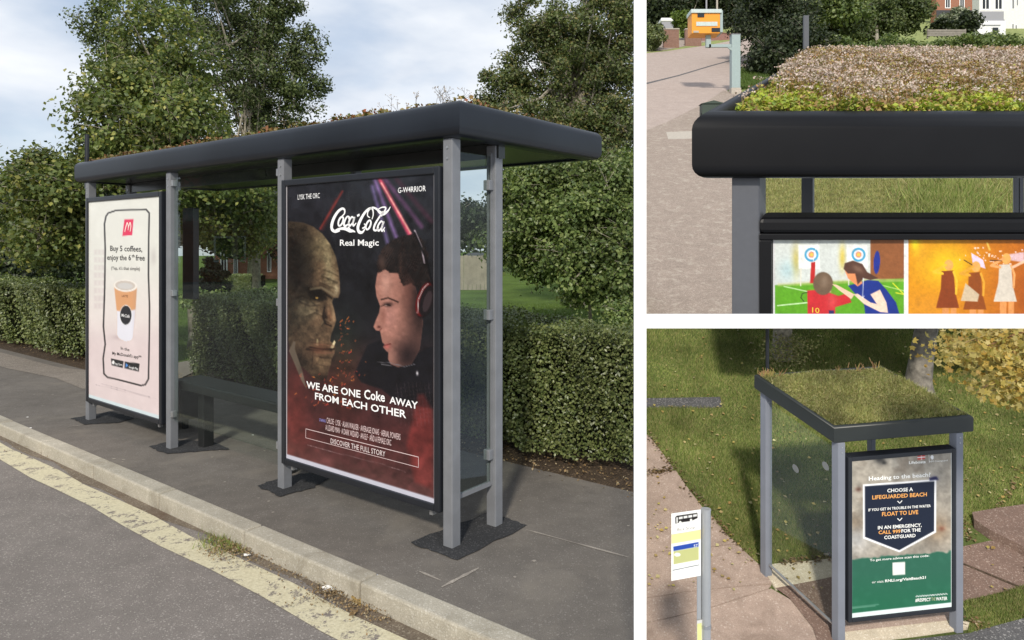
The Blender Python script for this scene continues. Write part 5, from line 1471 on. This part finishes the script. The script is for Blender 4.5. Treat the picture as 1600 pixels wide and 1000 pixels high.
MB(MT).box(tX(1208, dc, vc), cs1, vc + .0, vc + .03, cz0, fr_b).build("back_panel", 'black', STp)
def draw_poster_top():
    v = vc - .006
    def tophoto(S, Z):
        x = oT.x + k1 * (S + eT2.x * v); y = oT.y + k1 * v; z = oT.z + k1 * (eT2.z * v + Z)
        return 800 + F * x / y, 380 - F * (z - CAMZ) / y
    def fp(x, y):
        d = oT.y + v * k1; return ((x - 800) / F * d - oT.x) / k1 - eT2.x * v, (CAMZ - (y - 380) / F * d - oT.z) / k1 - eT2.z * v
    s0 = fp(1208, 400)[0]; s1 = fp(1680, 400)[0]; z1 = fp(1300, 371.5)[1]; z0 = fp(1300, 499)[1]
    P = Print(STp, MT, s0, s1, z0, z1, v, 420, 118, tophoto, fp)
    A = lambda x, y: (1200 + x * .25, 360 + y * .25)
    P.C[:] = (.80, .82, .80)
    P.over(P.poly([A(640, 40), A(860, 50), A(860, 330), A(640, 300)], 2), (.55, .34, .20)); P.over(P.poly([A(0, 345), A(400, 320), A(860, 300), A(860, 620), A(0, 620)], 2), (.36, .62, .14))
    P.over(P.poly([A(60, 330), A(640, 300), A(860, 305), A(860, 320), A(640, 325), A(60, 350)], 2) * .5, (.75, .75, .5))
    P.over(P.gs(*A(175, 190), 6, 24) * .6, (.72, .62, .15)); P.over(P.gs(*A(465, 170), 5, 20) * .7, (.80, .68, .15)); P.over(P.gs(*A(120, 250), 14, 16) * .4, (.55, .75, .8))
    P.over(P.line([A(100, 350), A(260, 385)], 1.6, 1), (.75, .9, .65)); P.over(P.line([A(60, 470), A(260, 450)], 1.8, 1), (.80, .92, .72)); P.over(P.line([A(780, 330), A(850, 400), A(800, 390)], 1.6, 1), (.85, .85, .2)); P.over(P.line([A(700, 340), A(860, 380)], 1.2, 1), (.7, .85, .5))
    for bx in (200, 500): P.over(P.poly([A(bx - 10, 90), A(bx + 120, 92), A(bx + 125, 240), A(bx - 8, 240)], 1.5), (.90, .90, .88)); P.over(P.line([A(bx + 6, 240), A(bx + 4, 345)], 1.6, 1), (.86, .84, .78)); P.over(P.line([A(bx + 90, 240), A(bx + 96, 330)], 1.6, 1), (.86, .84, .78))
    for cx in (272, 566):
        for r_, c in ((11, (.28, .62, .78)), (7.6, (.88, .88, .88)), (4.8, (.85, .55, .45)), (2.8, (.95, .75, .35))): P.over(P.ell(*A(cx, 152), r_, r_, 0, .12), c)
    P.over(P.ell(*A(680, 200), 5, 18, .05), (.14, .20, .55))
    # archer child in red
    P.over(P.poly([A(270, 200), A(296, 196), A(292, 330), A(262, 330)], 1), (.72, .16, .16)); P.over(P.poly([A(245, 375), A(330, 370), A(440, 410), A(500, 390), A(522, 450), A(420, 480), A(420, 620), A(250, 620)], 1.2), (.76, .18, .20))
    P.over(P.poly([A(380, 500), A(412, 500), A(412, 620), A(384, 620)], 1), (.12, .14, .35)); P.over(P.gs(*A(400, 440), 8, 14) * .35, (.9, .45, .45))
    P.over(P.poly([A(320, 380), A(345, 400), A(395, 385), A(380, 340)], 1), (.88, .72, .60)); P.over(P.ell(*A(344, 332), 15.5, 18, 0, .1), (.42, .34, .27)); P.over(P.gs(*A(352, 320), 6, 9) * .5, (.62, .54, .46))
    P.over(P.poly([A(400, 335), A(430, 340), A(540, 400), A(520, 430), A(440, 370)], 1), (.90, .76, .66))
    P.over(P.line([A(225, 445), A(205, 420), A(215, 395), A(250, 385)], 1, .8), (.1, .1, .1))
    # helper in blue
    P.over(P.poly([A(560, 330), A(620, 310), A(690, 315), A(740, 370), A(800, 450), A(850, 620), A(620, 620), A(600, 460), A(500, 345)], 1.3), (.12, .20, .52)); P.over(P.poly([A(640, 400), A(700, 370), A(740, 450), A(750, 515), A(700, 510), A(600, 460), A(535, 400), A(560, 395), A(640, 450), A(680, 460)], 1.2), (.92, .80, .72))
    P.over(P.poly([A(480, 250), A(500, 300), A(560, 350), A(590, 330), A(560, 250), A(500, 220)], 1.2), (.88, .55, .36)); P.over(P.poly([A(472, 240), A(480, 205), A(530, 188), A(590, 210), A(620, 260), A(690, 300), A(640, 310), A(600, 300), A(560, 340), A(545, 270), A(500, 270)], 1.5), (.33, .22, .18)); P.over(P.gs(*A(560, 240), 9, 5, .5) * .5, (.6, .48, .4))
    P.over(P.line([A(595, 300), A(592, 420), A(600, 410)], 1, .8), (.9, .9, .9)); P.over(P.line([A(320, 50), A(290, 140), A(282, 200)], .9, .8) * .8, (.95, .95, .95))
    # right picture
    q = P.X > 1416; m = q.astype(float)
    P.over(m, (.83, .55, .10)); P.over(m * np.clip((P.X - 1420) / 180, 0, 1) * .8, (.72, .38, .10)); P.over(m * P.gs(*A(1120, 220), 40, 34), (.90, .74, .12)); P.over(m * P.gs(*A(960, 120), 10, 26) * .7, (.86, .62, .15)); P.over(m * P.gs(*A(920, 80), 7, 14), (.88, .80, .15)); P.over(m * P.gs(*A(1700, 400), 60, 60) * .7, (.55, .26, .10))
    P.over(m * P.gs(*A(1010, 480), 40, 20) * .6, (.83, .56, .18))
    r = random.Random(3)
    for i in range(60): x, y = r.gauss(1400, 110), r.gauss(165, 26); P.over(m * P.ell(*A(x, y), r.uniform(.5, 2), r.uniform(.5, 1.6)) * .8, (.95, .85, r.uniform(.7, .9)))
    P.over(m * P.poly([A(1270, 140), A(1345, 185), A(1360, 240), A(1280, 210)], 1), (.86, .78, .86)); P.over(m * P.poly([A(1500, 150), A(1600, 135), A(1600, 200), A(1500, 185)], 2) * .8, (.85, .76, .84)); P.over(m * P.line([A(1370, 80), A(1385, 120)], 3, 1) * .7, (.9, .8, .4))
    for cx, top, cloth, body in ((1120, 195, (.52, .24, .10), (.90, .72, .20)), (1290, 205, (.55, .28, .10), (.86, .62, .20)), (1480, 155, (.80, .76, .70), (.88, .62, .38))):
        P.over(m * P.ell(*A(cx + 10, top + 22), 7, 8.5), (.88, .64, .34)); P.over(m * P.poly([A(cx - 35, top + 60), A(cx + 40, top + 55), A(cx + 50, top + 190), A(cx + 75, top + 290), A(cx - 70, top + 290), A(cx - 40, top + 170)], 1.3), cloth)
        P.over(m * P.poly([A(cx - 30, top + 290), A(cx + 12, top + 290), A(cx + 5, 640), A(cx - 35, 640)], 1), (.84, .56, .32)); P.over(m * P.poly([A(cx + 22, top + 290), A(cx + 58, top + 290), A(cx + 55, 640), A(cx + 20, 640)], 1), (.84, .56, .32))
        P.over(m * P.line([A(cx - 30, top + 75), A(cx - 85, top + 65), A(cx - 10, top + 22)], 4, 1), body); P.over(m * P.line([A(cx + 40, top + 65), A(cx + 60, top + 120), A(cx + 55, top + 200)], 3.4, 1), body)
    P.over(m * P.poly([A(1235, 330), A(1320, 400), A(1310, 445), A(1205, 440)], 1.2), (.78, .70, .58)); P.over(m * P.line([A(1530, 230), A(1600, 195)], 4, 1), (.9, .72, .6)); P.over(m * P.line([A(1225, 185), A(1275, 215)], 1.3, .8), (.2, .15, .1)); P.over(m * P.line([A(1390, 188), A(1460, 190)], 1.4, .8), (.2, .12, .1))
    P.over(((P.X > 1413) & (P.X < 1419.5)).astype(float), (.88, .88, .86)); P.over((P.X < 1211).astype(float), (.80, .80, .80)); P.over((P.Y < 373.2).astype(float) * .8, (.75, .75, .75))
    P.C *= (1 + P.fb(7, 61) * .03 + P.fb(2.5, 62) * .03)[:, None]
    P.finish(printmat("poster_print_activities", .3, .3))
    P.text("10", A(276, 512), A(322, 516), 8.5, (225, 190, 60), .01); P.letters()
draw_poster_top()
# sedum on this roof
def sedumT():
    LT = np.array(MT); o = np.array(oT)
    def put(n, vmin, vmax, pw=1.0):
        return rng.uniform(.13, TS1 - .085, n), vmin + (vmax - vmin) * rng.random(n) ** pw
    def emit(name, s, v, z, size, mat, wide=.8, nrm=(0, -.3, 1), jit=1.1):
        P = np.stack([s, v, zt1 - .03 + z], 1) @ LT.T + o
        leaves(name, P, size * k1, mat, STp, nrm, jit, wide)
    s, v = put(34000, .085, TV1 - .1, 1.35)
    h = rng.random(len(s)) * (.035 + .025 * np.sin(s * 18 + v * 8) * np.cos(s * 8 - v * 12))
    gm = rng.random(len(s)) < np.clip(1.05 - v / 1.1 + .3 * np.sin(s * 6 + 1), .22, 1)
    emit("sedum_green", s[gm], v[gm], h[gm] + .015, rng.uniform(.011, .025, gm.sum()), 'sedum_green')
    emit("sedum_stems", s[~gm], v[~gm], h[~gm] + .025, rng.uniform(.011, .022, (~gm).sum()), 'sedum_tan', .5)
    n = 6000; s, v = put(n, .1, TV1 - .07, .9)
    den = rng.random(n) < np.clip(.10 + (v - .2) / .9 + .3 * np.sin(s * 10 + v * 6), .05, .95); s, v = s[den], v[den]; n = len(s)
    hh = rng.uniform(.045, .10, n) + .03 * np.clip(v - .3, 0, .8)
    P = np.stack([s, v, np.full(n, zt1 - .025)], 1) @ LT.T + o
    blades("flower_stems", np.repeat(P, 2, 0) + rng.normal(0, .006 * k1, (2 * n, 3)) * [1, 1, 0], np.repeat(hh, 2) * k1, .006 * k1, 'sedum_tan', STp, .25)
    k = 13
    ss = np.repeat(s, k) + rng.normal(0, .013, n * k); vv = np.repeat(v, k) + rng.normal(0, .013, n * k); zz = np.repeat(hh, k) + rng.normal(0, .005, n * k) + .005
    brown = np.repeat(rng.random(n) < .38 + .28 * np.sin(s * 4.2 + v * 5.4), k)
    emit("flower_heads", ss[~brown], vv[~brown], zz[~brown], rng.uniform(.006, .013, (~brown).sum()), 'sedum_pink', .9)
    emit("spent_heads", ss[brown], vv[brown], zz[brown] - .005, rng.uniform(.007, .014, brown.sum()), 'sedum_tan', .8)
sedumT()
# speed camera
SC = thing("speed_camera", "yellow roadside speed camera box on an arm from a pale grey pole", "speed camera", tuple(Tp.g(1151, 147)))
b = SC.location; d = b.y / K
M['yel'] = simple("camera_yellow", lin((232, 150, 32)), .45, var=.04); M['palegrey'] = simple("pale_grey_paint", lin((150, 166, 166)), .5, var=.06); M['palelid'] = simple("pale_lid", lin((188, 200, 198)), .5)
def TB(x0, x1, y0, y1, dd, th=.1, lift=0):
    a = Tp.at(x0, y1, dd) - b; c = Tp.at(x1, y0, dd) - b; return (a.x, c.x, a.y, a.y + th * K, a.z, c.z)
MB().box(*TB(1143.5, 1157, 54, 137, d, .4)).build("pole", 'palegrey', SC, bevel=.015); MB().box(*TB(1143, 1158, 137, 150, d, .45)).build("pole_base", 'cover', SC); MB().box(*TB(1143, 1157.5, 52.5, 54, d, .42)).build("pole_cap", 'greytar' if 0 else 'post', SC)
MB().box(*TB(1108, 1143, 69, 73.5, d, .14)).build("arm", 'palegrey', SC); MB().box(*TB(1103.5, 1111, 53, 73.5, d, .2)).build("arm_riser", 'palegrey', SC)
MB().add([(x_, y_, z_) for (x_, z_) in [(Tp.at(1136, 0, d).x - b.x, Tp.at(0, 73.5, d).z - b.z), (Tp.at(1143.5, 0, d).x - b.x, Tp.at(0, 73.5, d).z - b.z), (Tp.at(1143.5, 0, d).x - b.x, Tp.at(0, 79, d).z - b.z)] for y_ in (0.03, .18)], [(0, 2, 4), (5, 3, 1), (0, 1, 3, 2), (2, 3, 5, 4), (4, 5, 1, 0)]).build("gusset", 'palegrey', SC)
MB().box(*TB(1081, 1125, 20, 52, d - .3, .9)).build("camera_housing", 'yel', SC, bevel=.03)
MB().box(*TB(1125.2, 1129.5, 16, 50, d - .3, .9)).build("side_panel", 'palegrey', SC); MB().box(*TB(1080, 1128, 14, 20, d - .38, 1.0)).build("lid", 'palelid', SC, bevel=.03)
MB().box(*TB(1088, 1121, 34, 40.5, d - .33, .02)).build("reflective_strip", 'palelid', SC)
MB().box(*TB(1090, 1100.5, 20.5, 26.5, d - .34, .03)).build("lens_window", 'darkpane', SC); MB().box(*TB(1112, 1125, 43.5, 49.5, d - .34, .03)).build("flash_window", 'darkpane', SC); MB().box(*TB(1083.5, 1092, 48, 51, d - .33, .02)).build("label_plate", 'cover', SC)
# green cabinet
cg = Tp.g(1115, 196); gc = thing("telecom_cabinet", "green street cabinet with pitched lid behind the roof corner", "street cabinet", tuple(cg))
M['cabgreen'] = simple("cabinet_green", lin((48, 62, 52)), .5); wC = 36 * cg.y / F; hC = 34 * cg.y / F
MB().box(-wC / 2, wC / 2, 0, .9, 0, hC).build("body", 'cabgreen', gc, bevel=.02)
MB().add([(-wC / 2 - .1, -.1, hC), (wC / 2 + .1, -.1, hC), (wC / 2 + .1, 1.0, hC), (-wC / 2 - .1, 1.0, hC), (0, -.1, hC + .3), (0, 1.0, hC + .3)], [(0, 1, 4), (2, 3, 5), (1, 2, 5, 4), (3, 0, 4, 5), (0, 3, 2, 1)]).build("lid", 'cabgreen', gc)
MB().box(-wC / 2 - .08, -wC / 2, .15, .25, hC * .5, hC * .6).build("lock", 'black', gc)
# far side walls, hedges, trees, houses
def Tbox_wall(label, x0, x1, ytop, ybase, mat, depth=.4, name="brick_wall", slant=0):
    a = Tp.g(x0, ybase); c = Tp.at(x1, ytop, a.y / K); depth *= K; slant *= K
    r = thing(name, label, "wall", tuple(a)); w_ = c.x - a.x; h_ = c.z - a.z
    MB().add([(0, 0, -.5), (w_, slant, -.5), (w_, slant + depth, -.5), (0, depth, -.5), (0, 0, h_), (w_, slant, h_), (w_, slant + depth, h_), (0, depth, h_)], [(0, 3, 2, 1), (4, 5, 6, 7), (0, 1, 5, 4), (1, 2, 6, 5), (2, 3, 7, 6), (3, 0, 4, 7)]).build("brickwork", mat, r)
    MB().add([(-.08, -.1, h_), (w_ + .08, slant - .1, h_), (w_ + .08, slant + depth + .1, h_), (-.08, depth + .1, h_), (-.08, -.1, h_ + .2), (w_ + .08, slant - .1, h_ + .2), (w_ + .08, slant + depth + .1, h_ + .2), (-.08, depth + .1, h_ + .2)], [(0, 3, 2, 1), (4, 5, 6, 7), (0, 1, 5, 4), (1, 2, 6, 5), (2, 3, 7, 6), (3, 0, 4, 7)]).build("coping", 'cover' if mat != 'brick_pink' else 'brick2', r)
Tbox_wall("brown brick garden wall next to the clipped roadside hedge", 1037, 1061, 46, 75, 'brick2')
Tbox_wall("brown brick garden wall right of the gateway, under the speed camera", 1071, 1096, 46, 72, 'brick2')
Tbox_wall("reddish brick wall running behind the speed camera box", 1097, 1165, 47, 64, 'brick_pink', slant=2)
cT = lambda P: (lambda X, Y: (X > XL + 1) & (Y < 488))(*Tp.px(P))
def Et(x, y, d, rx, ry, wt=1.0, rd=None):
    c = Tp.at(x, y, d); k = d * K / F; return (c, Vector((rx * k, min(rx, 60) * k, ry * k)), wt)
def Tg(x, y): return tuple(Tp.g(x, y))
tree("roadside_hedge", "clipped green hedge at the far roadside, left edge of the upper right view", "hedge", Tg(1020, 80), 0, (0, 0, 0), [Et(1016, 56, 62, 19, 24, 1), Et(1022, 64, 61, 14, 16, .5)], 12000, 0.120 * k1, 'leafHedge', cT, clump=0.175 * k1)
tree("shrub", "lime green shrub behind the garden walls", "shrub", Tg(1068, 62), 0, (0, 0, 0), [Et(1066, 32, 72, 16, 14, 1), Et(1072, 44, 72, 10, 14, .4)], 3500, 0.150 * k1, 'leafLime', cT, clump=0.200 * k1)
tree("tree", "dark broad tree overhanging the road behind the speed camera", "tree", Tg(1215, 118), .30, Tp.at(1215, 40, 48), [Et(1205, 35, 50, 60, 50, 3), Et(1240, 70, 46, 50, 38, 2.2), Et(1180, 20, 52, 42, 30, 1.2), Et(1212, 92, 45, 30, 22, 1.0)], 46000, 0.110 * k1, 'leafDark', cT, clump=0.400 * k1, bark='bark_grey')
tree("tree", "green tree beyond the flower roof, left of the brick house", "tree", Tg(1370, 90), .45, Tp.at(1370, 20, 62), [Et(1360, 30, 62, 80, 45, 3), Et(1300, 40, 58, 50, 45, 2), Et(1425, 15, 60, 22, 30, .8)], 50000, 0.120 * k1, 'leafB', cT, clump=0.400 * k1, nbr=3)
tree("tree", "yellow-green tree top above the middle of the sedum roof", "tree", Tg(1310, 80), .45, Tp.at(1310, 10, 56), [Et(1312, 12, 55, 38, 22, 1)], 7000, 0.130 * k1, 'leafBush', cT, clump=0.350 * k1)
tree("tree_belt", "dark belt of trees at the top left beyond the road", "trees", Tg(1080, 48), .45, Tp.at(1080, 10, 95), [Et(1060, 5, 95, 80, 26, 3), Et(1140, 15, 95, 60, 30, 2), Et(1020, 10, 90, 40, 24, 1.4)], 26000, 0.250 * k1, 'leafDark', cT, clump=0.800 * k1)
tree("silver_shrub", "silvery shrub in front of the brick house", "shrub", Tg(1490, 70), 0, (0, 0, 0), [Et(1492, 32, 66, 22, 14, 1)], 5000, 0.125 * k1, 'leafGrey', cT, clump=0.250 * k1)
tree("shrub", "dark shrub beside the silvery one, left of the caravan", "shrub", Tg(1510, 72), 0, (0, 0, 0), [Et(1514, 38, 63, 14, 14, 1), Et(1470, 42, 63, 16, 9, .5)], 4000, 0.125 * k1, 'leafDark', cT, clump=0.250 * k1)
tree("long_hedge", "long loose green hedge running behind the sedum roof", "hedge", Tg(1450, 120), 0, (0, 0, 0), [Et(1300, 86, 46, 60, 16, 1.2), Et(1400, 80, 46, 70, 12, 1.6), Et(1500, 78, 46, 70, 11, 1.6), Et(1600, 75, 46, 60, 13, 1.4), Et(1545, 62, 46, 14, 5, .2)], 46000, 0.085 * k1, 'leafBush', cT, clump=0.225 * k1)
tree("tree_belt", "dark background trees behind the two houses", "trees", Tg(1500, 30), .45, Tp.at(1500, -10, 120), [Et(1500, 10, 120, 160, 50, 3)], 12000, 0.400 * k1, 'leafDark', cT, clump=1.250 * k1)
hb = house("brick_house", "red brick house with two narrow white windows and grey base", 1463, 1523, -25, 50, 100, 'brick2' if 0 else 'brick', [(1476.5, 1485, -8, 13), (1499, 1507, -8, 13)], 4, 3, at_=Tp.at, band=(1463, 1523, 16, 30, 'slate'))
M['palegreyband'] = simple("grey_render", lin((150, 150, 156)), .9)
hw = house("white_house", "white rendered house with dark framed windows behind the caravan", 1530, 1680, -25, 58, 90, 'render', [(1553, 1567, -4, 16), (1533, 1547, -8, 16), (1581, 1585, -10, 14), (1588, 1591, -10, 9), (1581, 1584, 37, 54), (1586, 1589, 39, 54)], 4, 3, at_=Tp.at, band=(1531, 1568, 18, 32, 'palegreyband'))
cv = thing("caravan", "white touring caravan parked before the white house", "caravan", tuple(Tp.at(1548, 56, 76)))
b = cv.location.copy()
def CB(x0, x1, y0, y1, dd, th): a = Tp.at(x0, y1, dd) - b; c = Tp.at(x1, y0, dd) - b; return (a.x, c.x, a.y, a.y + th * K, a.z, c.z)
M['cvwhite'] = simple("caravan_white", (.8, .8, .8), .35, var=.02)
MB().box(*CB(1525, 1572, 32, 55, 76, 4)).build("body", 'cvwhite', cv, bevel=.17)
MB().box(*CB(1551.5, 1560, 43, 54, 75.9, .05)).build("window", 'darkpane', cv); MB().box(*CB(1535, 1564, 38.4, 39.4, 75.9, .05)).build("side_stripe", 'palegreyband', cv)
MB().box(*CB(1556, 1562, 55, 59, 75.8, .3)).build("wheel", 'black', cv); MB().box(*CB(1526, 1570, 30.6, 32, 76.5, 3)).build("roof_rail", 'palegreyband', cv)
wf = thing("plank_fence", "low grey plank fence between the hedge and the brick house", "fence", tuple(Tp.at(1480, 58, 58)))
b = wf.location.copy()
M['greywood'] = simple("grey_wood", lin((132, 126, 118)), .9, var=.2, vscale=2)
for k_ in range(3): MB().box(*CB(1449, 1509, 46 + k_ * 3.6, 49.2 + k_ * 3.6, 58, .06)).build("plank", 'greywood', wf)
for x_ in (1449, 1478, 1508): MB().box(*CB(x_, x_ + 1.6, 45, 60, 58.1, .12)).build("fence_post", 'greywood', wf)
# parked van roof far left, tall grey lamp pole behind the roof
vn = thing("parked_vehicle", "pale roof of a vehicle parked behind the garden wall", "vehicle", tuple(Tp.at(1044, 34, 84))); b = vn.location.copy()
MB().box(*CB(1033, 1053, 27.5, 33, 84, 2)).build("roof", 'cvwhite', vn, bevel=.2); MB().box(*CB(1034, 1052, 33, 46, 84.1, 1.8)).build("body", 'palegreyband', vn, bevel=.1)
pp = thing("grey_pole", "dark upright pole in front of the trees behind the sedum roof's back corner", "pole", tuple(Tp.g(1260, 160))); b = pp.location.copy()
MB().box(*CB(1256.5, 1264, 24, 160, b.y / K, .15)).build("shaft", 'post_t', pp)
lp = thing("lamp_column", "thin pale lamp column rising behind the speed camera", "lamp post", tuple(Tp.g(1120.5, 62))); b = lp.location.copy()
MB().box(*CB(1119.5, 1121.8, -15, 62, b.y / K, .15)).build("shaft", 'cover', lp)
MB().box(*CB(1103, 1105, -15, 14, b.y / K + 4, .15)).build("bracket", 'palegreyband', lp)
# verge grass blades and longer grass clump under the roof
n_ = 60000
x = rng.uniform(1185, 1640, n_); y = rng.uniform(280, 345, n_); d = F * Tp.hc / (y + 30)
P_ = Tp.on(np.stack([(x - 800) / F * d, d, np.full(n_, -.03)], 1))
tag(blades("verge_grass", P_, rng.uniform(.02, .06, n_) * k1, .011 * k1, 'roofgrass', None, .9), "pale green grass seen between the sedum roof and its poster case", "grass")
n_ = 5000
x = rng.normal(1490, 34, n_); y = rng.normal(322, 16, n_); y = np.clip(y, 288, 350); d = F * Tp.hc / (y + 30)
P_ = Tp.on(np.stack([(x - 800) / F * d, d, np.zeros(n_)], 1))
tag(blades("long_grass", P_, rng.uniform(.1, .25, n_) * k1, .015 * k1, 'grassB', None, 1.1), "dark clump of long grass showing under the sedum roof", "grass")
n_ = 6000
x = rng.uniform(1158, 1200, n_); y = rng.uniform(108, 140, n_); d = F * Tp.hc / (y + 30)
P_ = Tp.on(np.stack([(x - 800) / F * d, d, np.zeros(n_)], 1))
tag(blades("roadside_grass", P_, rng.uniform(.05, .15, n_) * k1, .04 * k1, 'grassL', None, .9), "grass verge at the foot of the speed camera pole", "grass")

# ------------------------------------------------------------------ the far side of the street, mirrored in the posters and the glass
for (x0, y0, w_, d_, lab) in ((-30, -22, 9, 8, "brick house across the road, only mirrored in the posters"), (-33, -9, 8, 9, "second brick house across the road, only mirrored in the posters"), (-36, 3, 8, 9, "third brick house across the road, only mirrored in the posters")):
    hr = thing("brick_house", lab, "house", (x0, y0, -.1))
    MB().box(-d_ / 2, d_ / 2, 0, w_, 0, 5.2).build("wall", 'brick', hr)
    MB().add([(-d_ / 2 - .4, -.4, 5.2), (d_ / 2 + .4, -.4, 5.2), (d_ / 2 + .4, w_ + .4, 5.2), (-d_ / 2 - .4, w_ + .4, 5.2), (0, -.4, 8.2), (0, w_ + .4, 8.2)], [(0, 1, 4), (2, 3, 5), (1, 2, 5, 4), (3, 0, 4, 5), (0, 3, 2, 1)]).build("roof", 'slate', hr)
    for yy in (1.4, w_ - 2.8):
        for zz in (.9, 3.4):
            wn = MB().box(d_ / 2, d_ / 2 + .05, yy, yy + 1.4, zz, zz + 1.2).build("window", 'white', hr)
            MB().box(d_ / 2 + .052, d_ / 2 + .06, yy + .1, yy + 1.3, zz + .1, zz + 1.1).build("pane", 'darkpane', wn)
for (x0, y0, h_, lab) in ((-24, -13, 6.5, "street tree across the road between the first houses"), (-27, -2, 7.5, "street tree across the road between the further houses"), (-30, 8.5, 7, "street tree across the road, beyond the last house"), (-20, -27, 8, "street tree across the road, behind the viewpoint")):
    tree("tree", lab, "tree", (x0, y0, -.1), .16, (x0, y0, h_ * .7), [(Vector((x0, y0, h_ * .68)), Vector((2.4, 2.6, h_ * .36)), 1)], 9000, .2, 'leafB', None, clump=.7, nper=260)
